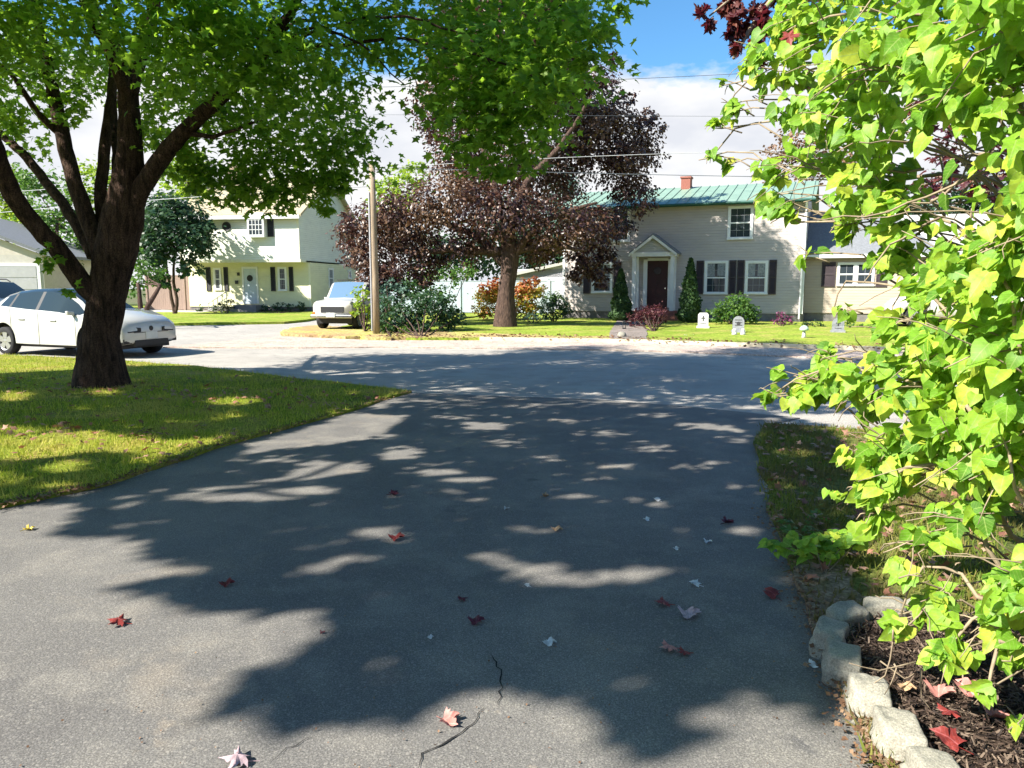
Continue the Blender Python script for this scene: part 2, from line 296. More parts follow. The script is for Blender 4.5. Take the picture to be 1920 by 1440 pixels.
def basis(nrm, tip):
    n = nrm/np.maximum(np.linalg.norm(nrm, axis=1, keepdims=True), 1e-6)
    t = tip-(tip*n).sum(1, keepdims=True)*n; t /= np.maximum(np.linalg.norm(t, axis=1, keepdims=True), 1e-6)
    return np.cross(t, n), t, n
def cloud(name, P, N, T, S, tmpl, material, parent=None, world=True, smooth=False, uv=False):
    tv, tf = tmpl; x, y, z = basis(N, T); k = len(P); S = np.broadcast_to(S, (k,))
    V = P[:, None, :]+S[:, None, None]*(tv[None, :, 0:1]*x[:, None, :]+tv[None, :, 1:2]*y[:, None, :]+tv[None, :, 2:3]*z[:, None, :])
    V = V.reshape(-1, 3); F = (tf[None]+(np.arange(k)*len(tv))[:, None, None]).reshape(-1, 3)
    if parent is not None and world: V = V-np.array(parent.location)
    me = bpy.data.meshes.new(name); me.vertices.add(len(V)); me.vertices.foreach_set('co', V.astype('f').ravel())
    nf = len(F); me.loops.add(nf*3); me.loops.foreach_set('vertex_index', F.astype('i').ravel())
    me.polygons.add(nf); me.polygons.foreach_set('loop_start', np.arange(0, nf*3, 3, dtype='i')); me.polygons.foreach_set('loop_total', np.full(nf, 3, dtype='i'))
    if smooth: me.polygons.foreach_set('use_smooth', np.ones(nf, bool))
    if uv:
        ul = me.uv_layers.new(name='UVMap'); ul.data.foreach_set('uv', np.tile(tv[tf.ravel(), :2], (k, 1)).astype('f').ravel())
    me.materials.append(material); me.update(); me.validate()
    o = bpy.data.objects.new(name, me); C.objects.link(o)
    if parent is not None: o.parent = parent
    return o
def rnd(k): return rng.normal(size=(k, 3))
def lobes_points(lobes, dens, sub=.28, flat=.8, shell=.5):
    """lobes: (x,y,z,r). Leaves gather in small clumps (twig ends) inside each lobe."""
    P = []; O = []
    for (x, y, z, r) in lobes:
        n = max(6, int(dens*r*r)); nc = max(3, n//14)
        d = rnd(nc); d /= np.linalg.norm(d, axis=1, keepdims=True); q = rng.random(nc)**shell
        cc = np.array([x, y, z])+d*q[:, None]*r*np.array([1, 1, flat])
        idx = rng.integers(0, nc, n); p = cc[idx]+rnd(n)*sub*r*np.array([.55, .55, .38])
        P.append(p); O.append(d[idx])
    return np.concatenate(P), np.concatenate(O)
def crown(parent, name, lobes, dens, size, tmpl, material, up=.8, out=.5, jit=.55, droop=.5, sub=.28, flat=.8, shell=.5, smooth=False):
    P, O = lobes_points(lobes, dens, sub, flat, shell); k = len(P)
    N = np.array([0, 0, up])+O*out+rnd(k)*jit; T = O*.6+np.array([0, 0, -droop])+rnd(k)*.6
    return cloud(name, P, N, T, size*rng.uniform(.65, 1.2, k), tmpl, material, parent, True, smooth)
def plobes(lst): return [(*at(px, py, Y), r) for px, py, Y, r in lst]
def seg(pts, step=.25, wob=.0, seed=0):
    """smooth a polyline"""
    P = [Vector(p) for p in pts]; out = []; rr = random.Random(seed)
    for i in range(len(P)-1):
        a = P[max(i-1, 0)]; b = P[i]; c = P[i+1]; d = P[min(i+2, len(P)-1)]; n = max(2, int((c-b).length/step))
        for j in range(n):
            t = j/n; q = .5*((2*b)+(c-a)*t+(2*a-5*b+4*c-d)*t*t+(3*b-a-3*c+d)*t*t*t)
            out.append(q+Vector((rr.uniform(-1, 1), rr.uniform(-1, 1), rr.uniform(-1, 1)))*wob)
    out.append(P[-1]); return out
def limb(mb, pts, r0, r1, n=10, step=.3, wob=.02, rough=.08, seed=0, rs=None, ridges=0):
    s = seg(pts, step, wob, seed); k = len(s)
    if rs: rad = list(np.interp(np.linspace(0, len(rs)-1, k), range(len(rs)), rs))
    else: rad = [r0+(r1-r0)*i/(k-1) for i in range(k)]
    mb.tube(s, rad, n, True, rough, ridges, seed)

# ================================================================= GROUND
def wobble(pts, step=.35, amp=.03, seed=1, closed=True):
    rr = random.Random(seed); out = []; n = len(pts)
    for i in range(n if closed else n-1):
        a = Vector((*pts[i][:2], 0)); b = Vector((*pts[(i+1) % n][:2], 0)); k = max(1, min(60, int((b-a).length/step)))
        for j in range(k):
            p = a.lerp(b, j/k); q = amp if 0 < j else amp*.3
            if (p.length > 30): q = 0
            out.append((p.x+rr.uniform(-q, q), p.y+rr.uniform(-q, q)))
    return out
def slab(name, pts, z, depth, m, wob=.03, seed=1, parent=None, kind='structure', step=.35):
    P = wobble(pts, step, wob, seed); bm = bmesh.new()
    vs = [bm.verts.new((x, y, z)) for x, y in P]; lo = [bm.verts.new((x, y, z-depth)) for x, y in P]
    f = bm.faces.new(vs); f.normal_update()
    if f.normal.z < 0: f.normal_flip()
    n = len(vs)
    for i in range(n): bm.faces.new((vs[i], lo[i], lo[(i+1) % n], vs[(i+1) % n]))
    bmesh.ops.triangulate(bm, faces=[f])
    me = bpy.data.meshes.new(name); bm.to_mesh(me); bm.free(); me.materials.append(m)
    o = bpy.data.objects.new(name, me); C.objects.link(o)
    if kind: o['kind'] = kind
    if parent: o.parent = parent
    return o

G_soil = groundmat('soil', (.10, .09, .05), (.08, .11, .03), (.13, .12, .05), .3, 1.5, 20)
G_street = groundmat('old_asphalt', (.31, .29, .26), (.37, .345, .305), (.27, .255, .23), .5, 2.2, 60, .35, 120, .85, .3, [(.25, .62, (.30, .26, .22))])
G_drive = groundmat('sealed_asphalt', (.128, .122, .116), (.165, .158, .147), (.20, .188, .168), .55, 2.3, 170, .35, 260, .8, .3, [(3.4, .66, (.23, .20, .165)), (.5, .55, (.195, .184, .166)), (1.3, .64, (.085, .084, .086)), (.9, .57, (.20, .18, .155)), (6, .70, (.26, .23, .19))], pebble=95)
G_dust = None
G_walk = groundmat('sidewalk', (.40, .32, .275), (.46, .38, .32), (.33, .25, .21), .8, 3, 25, .4, 60, .9, .2, [(1.1, .60, (.40, .33, .24))])
G_kerb = mat('granite_kerb', (.62, .56, .40), (.50, .44, .32), 6, .85, .3, 60)
G_lawn = groundmat('lawn_ground', (.12, .16, .018), (.22, .25, .03), (.30, .23, .07), .45, 1.4, 22, .8, 90, .95, .1, [(2.2, .62, (.20, .13, .06))])
G_lawnf = groundmat('far_lawn', (.155, .225, .025), (.235, .295, .04), (.31, .29, .075), .30, 1.1, 14, .8, 40, .95, .1)
G_dry = groundmat('dry_verge', (.38, .32, .13), (.33, .22, .12), (.36, .36, .08), .5, 1.6, 14, .8, 50, .95, .1)
G_rough = groundmat('rough_lawn', (.075, .10, .025), (.15, .17, .04), (.16, .12, .06), .8, 2.4, 26, .9, 90, .95, .1, [(2.6, .60, (.16, .11, .07))])  # darker green-brown than the left lawn
G_mulch = groundmat('mulch', (.030, .021, .016), (.055, .038, .028), (.09, .065, .05), 1.5, 6, 40, 1, 70, .95, .1)
G_earth = groundmat('bare_earth', (.20, .14, .09), (.30, .23, .16), (.14, .12, .05), 2.5, 7, 40, .8, 90, .95, .1)
G_path = groundmat('path_concrete', (.19, .165, .145), (.24, .20, .18), (.14, .12, .10), .8, 3, 25, .3, 60, .9, .2)

slab('ground', [(-150, -60), (150, -60), (150, 400), (-150, 400)], -.03, .5, G_soil, 0)
slab('street', [(-70, 4), (60, 4), (60, 30), (40, 60), (-70, 60)], 0, .02, G_street, 0)
NEAR_L = [(-3.66, 5.18), (-3.23, 5.79), (-2.92, 7.14), (-2.28, 8.73), (-1.51, 11.02)]
NEAR_R = [(1.15, -6), (1.12, 1.2), (1.21, 2.31), (1.35, 2.98), (1.54, 3.82), (1.82, 5.15), (2.35, 7.02), (2.86, 8.39)]
DRV = [(-14, -6), (-14, 1.6)]+NEAR_L+[(1.05, 10.42), (2.2, 9.85), (3.12, 9.17), (3.49, 8.91)]+NEAR_R[::-1]
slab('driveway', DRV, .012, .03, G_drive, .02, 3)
# unseen house added behind the camera to block sky light on the driveway
hq = thing('sky_block_house', 'unseen grey house added behind the camera to block sky light', 'house', (-3.4, -4.4, 0))
MB().box(0, 17, -8, 0, -.1, 5.4).build('wall', siding('slate_siding', (.20, .20, .19)), hq)
MB().prism([(-.5, .6, 5.2), (-.5, -4, 7.6), (-.5, -8.6, 5.2), (-.5, -8.6, 5.35), (-.5, -4, 7.78), (-.5, .6, 5.35)], (18, 0, 0)).build('roof', M['shingle'], hq)
MB().box(.8, 3.9, .001, .05, 0, 2.3).build('garage_door', M['brown_sh'], hq); MB().box(5.2, 6.2, .001, .06, .3, 2.4).build('door', M['maroon'], hq)
# the hairline cracks in the driveway
def crack(pts, w, seed, z=.0165):
    rr = random.Random(seed); P = [gp(*p) for p in pts]; q = []
    for i in range(len(P)-1):
        k = max(2, int(np.linalg.norm(P[i+1]-P[i])/.03))
        for j in range(k): q.append(P[i]+(P[i+1]-P[i])*j/k+np.array([rr.uniform(-1, 1)*.008, rr.uniform(-1, 1)*.008, 0]))
    q.append(P[-1]); v = []; f = []
    for i, p in enumerate(q):
        t = q[min(i+1, len(q)-1)]-q[max(i-1, 0)]; t /= max(np.linalg.norm(t), 1e-6); s = np.array([-t[1], t[0], 0])*w*rr.uniform(.4, 1.2)*.5*min(1, (len(q)-i)/6, (i+1)/4)
        v += [(p[0]-s[0], p[1]-s[1], z), (p[0]+s[0], p[1]+s[1], z)]
    for i in range(len(q)-1): f.append((2*i, 2*i+1, 2*i+3, 2*i+2))
    return v, f
cm = MB()
for pts, w, sd_ in [([(918, 1230), (938, 1262), (940, 1295), (934, 1332)], .009, 1), ([(905, 1335), (888, 1362), (840, 1398), (795, 1418), (785, 1450)], .008, 2), ([(585, 1388), (540, 1412), (505, 1440)], .006, 3)]:
    cm.add(*crack(pts, w, sd_))
tag(cm.build('asphalt_cracks', mat('crack_dark', (.012, .012, .012), rough=.95)), kind='structure')

LAWN_L = NEAR_L+[(-3.17, 12.24), (-6.43, 14.68), (-9, 15.9), (-11.65, 16.92), (-40, 29), (-60, 30), (-60, -6), (-14.1, -6), (-14.1, 1.7)]
slab('lawn_near_left', LAWN_L, .045, .06, G_lawn, .05, 5)
LAWN_R = NEAR_R+[(3.73, 8.02), (12, 5.5), (30, 0), (30, -6)]
slab('lawn_near_right', LAWN_R, .045, .06, G_rough, .05, 6)
BED = [(1.30, 1.4), (1.31, 2.3), (1.34, 2.7), (1.38, 2.95), (1.48, 3.14), (1.66, 3.26), (1.9, 3.28), (4.5, 3.4), (4.5, 0), (1.3, 0)]
slab('mulch_bed', BED, .07, .05, G_mulch, .03, 7, step=.15)
slab('earth_strip', [(1.215, 2.2), (1.32, 2.9), (1.48, 3.6), (1.58, 4.0), (1.85, 4.0), (1.7, 3.45), (1.45, 3.3), (1.36, 3.0), (1.31, 2.6), (1.28, 2.2)], .053, .03, G_earth, .03, 8, step=.12)
F1 = [(-9, 19.2), (-5.38, 19.0), (-3.59, 19.27), (1.85, 18.47), (4.32, 17.73), (6.36, 16.6), (9.66, 14.6), (24, 8)]
F2 = [(-7.2, 23.3), (-4.0, 21.6), (-.92, 21.5), (2.09, 20.89), (3.52, 20.51), (7.26, 18.78), (11.41, 16.92), (26, 11.3)]
slab('sidewalk', F1+F2[::-1], .03, .05, G_walk, .05, 9)
slab('far_lawn', F2[1:]+[(60, 11), (60, 90), (-6.2, 90), (-6.2, 30.5), (-6.4, 26.0), (-6.0, 24.4)], .10, .12, G_lawnf, .05, 10)
slab('dry_verge', [(-7.2, 23.3), (-4.0, 21.62), (.3, 21.5), (2.6, 20.95), (3.4, 20.7), (3.3, 22.1), (1.2, 22.2), (-.5, 23.5), (-3.4, 24.6), (-5.0, 26.4), (-7.4, 28.3), (-7.9, 26.5)], .108, .12, G_dry, .15, 11)
slab('yellow_house_lawn', [(-34, 29.4), (-14.2, 29.6), (-9.5, 31.2), (-9.1, 33), (-9.2, 60), (-34, 60)], .10, .12, G_lawnf, .06, 12)
slab('left_house_yard', [(-70, 30), (-36, 30), (-36, 70), (-70, 70)], .10, .12, G_lawnf, .06, 12)
slab('concrete_apron', [(-22.5, 42.6), (-17.4, 42.2), (-17.2, 44), (-22.5, 47)], .112, .02, mat('apron_concrete', (.5, .47, .42), rough=.9), .03, 13)
slab('front_walk', [(2.75, 21.05), (3.75, 20.8), (4.35, 24), (5.6, 32), (4.6, 32.6), (3.3, 25)], .115, .03, G_path, .04, 14)
kb = MB()
for a, b in zip(F2[2:-1], F2[3:]):
    a = Vector((*a, 0)); b = Vector((*b, 0)); t = (b-a).normalized(); nn = Vector((-t.y, t.x, 0))*.07; k = 1
    for j in range(k):
        p = a.lerp(b, j/k); q = a.lerp(b, (j+1)/k)
        kb.add([p-nn-Vector((0, 0, .02)), q-nn-Vector((0, 0, .02)), q+nn-Vector((0, 0, .02)), p+nn-Vector((0, 0, .02)), p-nn+Vector((0, 0, .125)), q-nn+Vector((0, 0, .125)), q+nn+Vector((0, 0, .125)), p+nn+Vector((0, 0, .125))],
               [(4, 5, 6, 7), (0, 1, 5, 4), (1, 2, 6, 5), (2, 3, 7, 6), (3, 0, 4, 7)])
tag(kb.build('kerb', G_kerb), kind='structure')

# grass blades, on the near lawns
def inpoly(P, poly):
    x, y = P[:, 0], P[:, 1]; r = np.zeros(len(P), bool); n = len(poly)
    for i in range(n):
        x1, y1 = poly[i]; x2, y2 = poly[(i+1) % n]
        if y1 == y2: continue
        c = ((y1 > y) != (y2 > y)) & (x < (x2-x1)*(y-y1)/(y2-y1)+x1); r ^= c
    return r
def grass(name, poly, box, n, h, seedz, material, holes=(), falloff=0, label='', w=.10):
    P = np.stack([rng.uniform(box[0], box[1], n), rng.uniform(box[2], box[3], n), np.full(n, seedz)], 1)
    k = inpoly(P, poly)
    for hh in holes: k &= ~inpoly(P, hh)
    P = P[k]; P = P[rng.random(len(P)) < np.clip(1.25-(P[:, 1]/14), .25, 1)]
    cl = np.sin(P[:, 0]*3.1+P[:, 1]*1.7)+np.sin(P[:, 0]*1.3-P[:, 1]*4.3)+rng.normal(size=len(P))*.8
    P = P[cl > -1.3]; m = len(P); P[:, :2] += rng.normal(size=(m, 2))*.022
    tv = np.array([(-w, 0, 0), (w, 0, 0), (.02, 1, .25)]); tf = np.array([(0, 1, 2)])
    T = np.array([0, 0, 1.])+rnd(m)*.45; N = rnd(m)*np.array([1, 1, .2])
    o = cloud(name, P, N, T, h*rng.uniform(.5, 1.3, m), (tv, tf), material)
    return tag(o, label, 'grass', kind='stuff')
grass('lawn_grass', LAWN_L, (-13, -1.4, 4.9, 17), 330000, .055, .04, L['grass'], label='short sunlit and shaded grass of the lawn around the big maple', w=.09)
L['rough']=leafmat('rough_grass_blade', [(.07, .12, .015), (.13, .19, .025), (.22, .25, .04), (.28, .21, .09)], (.3, .35, .05), .6, .35, .9, (.14, .10, .05), .2)
grass('rough_grass', LAWN_R, (1.2, 6.5, 2.2, 8.5), 90000, .06, .04, L['rough'], holes=(BED,), label='thin weedy grass between driveway and shrub')

# ================================================================= BUILDING PARTS
def window(house, x0, x1, z0, z1, y=0, panes=(3, 2), sash=True, xf=None, glass=None, fw=.085, trim='white', lower_dark=True, name='window', label=None, curtain=False):
    T = xf or (lambda p: p)
    def bld(mb, nm, m, par): mb.v = [T(p) for p in mb.v]; return mb.build(nm, m, par)
    f = MB(); f.box(x0, x1, y-.045, y+.02, z1-fw, z1).box(x0-.02, x1+.02, y-.075, y+.02, z0, z0+fw*.9).box(x0, x0+fw, y-.045, y+.02, z0+fw*.9, z1-fw).box(x1-fw, x1, y-.045, y+.02, z0+fw*.9, z1-fw)
    w = bld(f, name, M[trim], house)
    if label: w['label'] = label
    ax, bx, az, bz = x0+fw, x1-fw, z0+fw*.9, z1-fw; mz = (az+bz)/2
    bld(MB().box(ax, bx, y-.012, y+.01, az, bz), 'pane', glass or M['glass'], w)
    s = MB(); t = .035
    if sash: s.box(ax, bx, y-.036, y-.013, mz-t*.8, mz+t*.8)
    s.box(ax, ax+t, y-.034, y-.013, az, bz).box(bx-t, bx, y-.034, y-.013, az, bz).box(ax+t, bx-t, y-.033, y-.013, az, az+t).box(ax+t, bx-t, y-.033, y-.013, bz-t, bz)
    bld(s, 'sash', M[trim], w)
    if panes:
        g = MB(); nx, nz = panes; g0 = mz+t if sash == 'top' else az
        for i in range(1, nx): g.box(ax+(bx-ax)*i/nx-.006, ax+(bx-ax)*i/nx+.006, y-.024, y-.013, az+t, bz-t)
        for j in range(1, nz*2):
            if j == nz and sash: continue
            zz = az+(bz-az)*j/(nz*2); g.box(ax+t, bx-t, y-.0235, y-.0125, zz-.006, zz+.006)
        bld(g, 'muntin', M['muntin'], w)
    if curtain:
        c = MB().box(ax+.04, ax+(bx-ax)*.42, y-.0155, y-.0125, mz+.05, bz-.04).box(ax+(bx-ax)*.56, bx-.04, y-.0155, y-.0125, mz+.08, bz-.04)
        bld(c, 'curtain', M['curtain'], w)
    return w
def shutter(house, x0, x1, z0, z1, m, y=0, xf=None):
    T = xf or (lambda p: p); f = MB(); t = .05
    f.box(x0, x0+t, y-.045, y-.003, z0, z1).box(x1-t, x1, y-.045, y-.003, z0, z1).box(x0+t, x1-t, y-.044, y-.003, z0, z0+.07).box(x0+t, x1-t, y-.044, y-.003, z1-.07, z1).box(x0+t, x1-t, y-.044, y-.003, (z0+z1)/2-.03, (z0+z1)/2+.03)
    z = z0+.08
    while z < z1-.1: f.add([(x0+t, y-.02, z), (x1-t, y-.02, z), (x1-t, y-.04, z-.03), (x0+t, y-.04, z-.03)], [(0, 1, 2, 3)]); z += .045
    f.box(x0+t, x1-t, y-.012, y-.003, z0+.07, z1-.07)
    f.v = [T(p) for p in f.v]; return f.build('shutter', m, house)

# ---------------------------------------------------------------- beige house
HB = (2.38, 35.2, .12); h = thing('beige_house', 'two storey beige clapboard house with green metal roof and maroon front door', 'house', HB, R(-23))
z0, zt, L_, Dp = .30, 4.98, 10.5, 7.5
MB().box(-.03, L_+.03, .04, Dp, -.3, z0).build('foundation', M['stone'], h)
w = MB().box(0, L_, 0, Dp, z0, zt); w.add([(0, 0, zt), (0, Dp, zt), (0, Dp/2, zt+1.10)], [(0, 1, 2)]); w.add([(L_, 0, zt), (L_, Dp, zt), (L_, Dp/2, zt+1.10)], [(0, 2, 1)]); w.build('wall', M['beige'], h)
t = MB()
for x in (-.012, L_-.10): MB().box(x, x+.112, -.018, -.001, z0, zt-.12).build('corner_trim', M['white'], h)
MB().box(-.02, L_+.02, -.03, -.001, zt-.12, zt).build('frieze', M['white'], h)
ro = MB(); oh = .32; sl = 1.10/(Dp/2); za = zt-oh*sl+.06
ro.prism([(-.3, -oh, za), (-.3, Dp/2, zt+1.16), (-.3, Dp+oh, za), (-.3, Dp+oh, za-.07), (-.3, Dp/2, zt+1.09), (-.3, -oh, za-.07)], (L_+.6, 0, 0))
x = -.3
while x < L_+.3:                                          # standing seams
    ro.prism([(x, -oh, za+.0), (x, Dp/2, zt+1.16), (x, Dp/2, zt+1.195), (x, -oh, za+.035)], (.04, 0, 0)); x += .42
roof = ro.build('roof', M['roof_green'], h)
ch = MB().box(4.75, 5.18, 3.2, 3.72, zt+.7, 6.50).box(4.71, 5.22, 3.16, 3.76, 6.50, 6.58); ch.build('chimney', M['brick'], roof)
MB().box(-.31, L_+.31, -oh-.03, -oh-.002, za-.12, za+.02).build('fascia', M['trim_green'], roof)
MB().tube([(-.3, -oh-.08, za-.04), (L_+.3, -oh-.08, za-.04)], [.055, .055], 8).build('gutter', M['trim_green'], h)
MB().tube([(L_-.03, -oh-.05, za-.1), (L_-.03, -.10, za-.4), (L_-.03, -.07, 2.6), (L_-.10, -.13, 2.45), (L_-.12, -.08, .1)], [.04]*5, 8).build('downspout', M['white'], h)
window(h, 1.40, 2.38, 1.24-.12, 2.64-.12, curtain=True); window(h, 6.47, 7.46, 1.19-.1, 2.63-.1, curtain=True); window(h, 8.16, 9.08, 1.2-.1, 2.61-.1, curtain=True)
window(h, 7.37, 8.40, 3.40, 4.80)
window(h, 2.2, 3.15, 3.40, 4.80)
for a, b in ((1.0, 1.34), (2.44, 2.78), (6.12, 6.43), (7.50, 7.79), (7.83, 8.12), (9.12, 9.42)):
    shutter(h, a, b, 1.1, 2.54, M['brown_sh'])
# entrance: gabled hood on posts, door, step
en = MB(); en.box(3.46, 3.62, -.75, -.6, .38, 2.72).box(5.13, 5.29, -.75, -.6, .38, 2.72).box(3.50, 3.60, -.1, -.001, .38, 2.72).box(5.15, 5.25, -.1, -.001, .38, 2.72)
en.box(3.42, 5.33, -.78, -.66, 2.72, 2.90).box(3.42, 3.56, -.66, -.001, 2.72, 2.86).box(5.19, 5.33, -.66, -.001, 2.72, 2.86)
en.box(3.80, 3.98, -.06, -.002, .5, 2.62).box(4.90, 5.06, -.06, -.002, .5, 2.62).box(3.98, 4.90, -.06, -.002, 2.56, 2.68)
po = en.build('porch', M['white'], h)
MB().prism([(3.46, -.72, 2.90), (5.29, -.72, 2.90), (4.375, -.72, 3.58)], (0, .70, 0)).build('gable', siding('porch_gable', (.50, .50, .48), .09), po)
hr = MB()
for s in (-1, 1):
    xe = 4.375+s*1.08; hr.prism([(4.375, -.86, 3.62), (xe, -.86, 2.80), (xe, -.86, 2.88), (4.375, -.86, 3.71)], (0, .855, 0))
hr.build('porch_roof', M['shingle'], po)
rk = MB()
for s in (-1, 1):
    xe = 4.375+s*1.05; rk.prism([(4.375, -.885, 3.50), (xe, -.885, 2.72), (xe, -.885, 2.83), (4.375, -.885, 3.63)], (0, .023, 0))
rk.build('rake_board', M['white'], po)
MB().box(3.2, 5.5, -1.15, -.002, -.1, .2).box(3.4, 5.35, -.85, -.003, .2, .38).build('step', M['brick'], h)
d = MB().box(3.98, 4.90, -.035, -.003, .40, 2.56)
for i in range(2):
    for j in range(3): d.box(4.07+i*.40, 4.41+i*.40, -.046, -.036, .52+j*.66, 1.08+j*.66)
dr = d.build('door', M['maroon'], h)
MB().lathe([(0, -.05), (.03, -.05), (.035, -.02), (0, -.01)], 12, 'y', (4.80, -.045, 1.35)).build('handle', M['chrome'], dr)
MB().lathe([(.0, -.03), (.15, -.03), (.17, -.015), (.15, 0)], 14, 'y', (4.44, -.05, 2.12)).build('wreath', M['brown_sh'], dr)
# ---------------------------------------------------------------- single storey wing, to the right
hw = thing('house_wing', 'low tan clapboard wing with grey roof adjoining the right end of the beige house', 'house', HB, R(-23))
MB().box(L_+.03, 15.4, .95, 6, -.3, .32).build('foundation', M['stone'], hw)
MB().box(L_+.012, 15.3, .9, 6.1, .32, 2.78).build('wall', M['tan'], hw)
r_ = MB(); r_.add([(L_+.015, .6, 2.70), (15.6, .6, 2.70), (13.6, 3.4, 4.75), (L_+.015, 3.4, 4.75), (15.6, 6.3, 2.70), (L_+.015, 6.3, 2.70)], [(0, 1, 2, 3), (1, 4, 2), (4, 5, 3, 2)])
rw = r_.build('roof', M['shingle'], hw)
MB().box(L_+.03, 15.62, .55, .598, 2.60, 2.74).build('fascia', M['white'], rw)
MB().tube([(15.62, .58, 2.76), (13.6, 3.38, 4.80)], [.05, .05], 6).build('hip_trim', M['white'], rw)
for (a, b) in ((11.75, 12.45), (12.45, 13.15)): window(hw, a, b, 1.45, 2.42, .9, (2, 1), fw=.06)
shutter(hw, 11.15, 11.68, 1.42, 2.44, M['brown_sh'], .9); shutter(hw, 13.22, 13.62, 1.42, 2.44, M['brown_sh'], .9)
# ---------------------------------------------------------------- pale neighbour houses far right
hn = thing('pale_neighbour_house', 'pale house with weathered light roof showing behind the shrub, right of the tan wing', 'house', at(1760, 590, 44)*np.array([1, 1, 0])+np.array([0, 0, .1]), R(-18))
MB().box(-5.5, 6, 0, 8, -.2, 3.2).build('wall', M['white'], hn)
rf = MB(); rf.prism([(-6, -.4, 3.1), (-6, 4, 5.9), (-6, 8.4, 3.1)], (12.4, 0, 0)); rf.build('roof', M['shingle_pale'], hn)
for xx in (-3.5, -.5, 3): window(hn, xx, xx+.9, 1.2, 2.5)
MB().box(1.2, 2.1, -.04, -.002, .1, 2.2).build('door', M['door_blue'], hn)

# ---------------------------------------------------------------- yellow house
HY = (-19.09, 44.5, .06); y = thing('yellow_house', 'pale yellow garrison house with black shutters and jutting upper storey', 'house', HY, R(-8))
OH = -.9; W_ = 7.54; WU = 7.04; x0u = .1; Dy = 8.3
MB().box(-.02, W_+.02, .05, Dy, -.3, .30).build('foundation', M['stone'], y)
MB().box(0, W_, 0, Dy, .30, 2.84).build('wall', M['yellow_shaded'], y)  # lower storey: overhang shade and yellow bounce are put into the colour
wm = MB().box(x0u, WU+.3, OH, Dy+.01, 2.95, 5.62)
for xx in (x0u, WU+.3): wm.add([(xx, OH, 5.62), (xx, Dy+.01, 5.62), (xx, (OH+Dy)/2, 8.1)], [(0, 1, 2) if xx < 1 else (0, 2, 1)])
up = wm.build('upper_storey', M['yellow'], y)
MB().box(x0u-.03, WU+.36, OH-.03, OH+.12, 2.84, 3.0).box(x0u, WU+.3, OH+.12, -.001, 2.84, 2.948).build('overhang_trim', M['cream'], y)
for bb in ((WU+.20, WU+.32, OH-.02, OH-.001, 3.0, 5.6), (W_-.1, W_+.015, -.02, -.001, .3, 2.84), (x0u-.01, x0u+.1, OH-.02, OH-.001, 3.0, 5.6)): MB().box(*bb).build('corner_trim', M['cream'], y)
rf = MB(); ym = (OH+Dy)/2; k = (8.1-5.62)/(ym-OH)
rf.prism([(x0u-.25, OH-.35, 5.62-.35*k+.04), (x0u-.25, ym, 8.16), (x0u-.25, Dy+.4, 5.62-.4*k+.04), (x0u-.25, Dy+.4, 5.62-.4*k-.1), (x0u-.25, ym, 8.02), (x0u-.25, OH-.35, 5.62-.35*k-.1)], (WU+.75, 0, 0))
rr_ = rf.build('roof', mat('yellow_tan_shingle', (.42, .36, .24), (.32, .27, .18), 8, .9, .3, 50), y)
MB().box(x0u-.26, WU+.51, OH-.38, OH-.352, 5.22, 5.42).build('fascia', M['white'], rr_)
MB().box(1.1, 1.9, ym-.6, ym, 7.2, 9.0).build('chimney', mat('tan_chimney', (.4, .3, .22), rough=.9), rr_)
window(y, 1.60, 2.08, 1.25, 2.56, trim='white'); window(y, 5.58, 6.12, 1.20, 2.60)
for a, b in ((1.13, 1.42), (2.24, 2.50), (5.14, 5.42), (6.26, 6.52)): shutter(y, a, b, 1.2, 2.6, M['black_sh'])
bw = MB().box(4.46, 5.44, OH-.35, OH-.001, 4.22, 4.36).box(4.44, 5.46, OH-.37, OH-.001, 5.44, 5.56).box(4.46, 4.56, OH-.35, OH-.001, 4.36, 5.44).box(5.34, 5.44, OH-.35, OH-.001, 4.36, 5.44)
by = bw.build('bay_window', M['white'], y); MB().box(4.56, 5.34, OH-.33, OH-.3, 4.36, 5.44).build('pane', M['glass'], by)
gm = MB()
for i in (1, 2, 3): gm.box(4.56+i*.195-.015, 4.56+i*.195+.015, OH-.352, OH-.332, 4.36, 5.44)
for j in (1, 2, 3): gm.box(4.56, 5.34, OH-.35, OH-.331, 4.36+j*.27-.015, 4.36+j*.27+.015)
gm.build('muntin', M['white'], by)
shutter(y, 5.50, 5.88, 4.25, 5.45, M['black_sh'], OH); shutter(y, .18, .50, 4.05, 5.35, M['black_sh'], OH)
ov = MB().lathe([(0, 0), (.20, 0), (.26, -.04), (.26, -.001)], 22, 'y', (3.05, OH-.01, 4.85)); ov.build('oval_window', M['black_sh'], y)
ey = MB().box(3.50, 4.24, -.04, -.003, .48, 2.5).box(3.60, 4.14, -.05, -.041, .6, 1.3)
dy = ey.build('door', M['door_blue'], y); MB().lathe([(0, -.02), (.17, -.02), (.19, -.01), (.17, 0)], 14, 'y', (3.87, -.05, 1.95)).build('wreath', M['dark'], dy)
MB().box(3.38, 3.49, -.05, -.002, .48, 2.6).box(4.25, 4.36, -.05, -.002, .48, 2.6).box(3.38, 4.36, -.055, -.002, 2.5, 2.62).build('door_frame', M['white'], y)
MB().box(3.0, 4.8, -1.3, -.004, -.1, .2).box(3.2, 4.6, -.9, -.005, .2, .42).build('step', mat('grey_step', (.22, .21, .22), rough=.9), y)
rl = MB()
for s in range(5): rl.box(3.0-s*.28, 3.03-s*.28, -1.25, -1.21, -.05+0, 1.22-s*.17)
for q in (1.2, .85, .5): rl.tube([(3.05, -1.23, q), (1.85, -1.23, q-.72 if q > .6 else q-.45)], [.022, .022], 6)
rl.build('railing', M['metal'], y)
side = lambda p: (W_-p[1], p[0], p[2])
window(y, 2.75, 3.55, 1.35, 2.6, 0, (2, 1), xf=side, glass=M['curtain'])
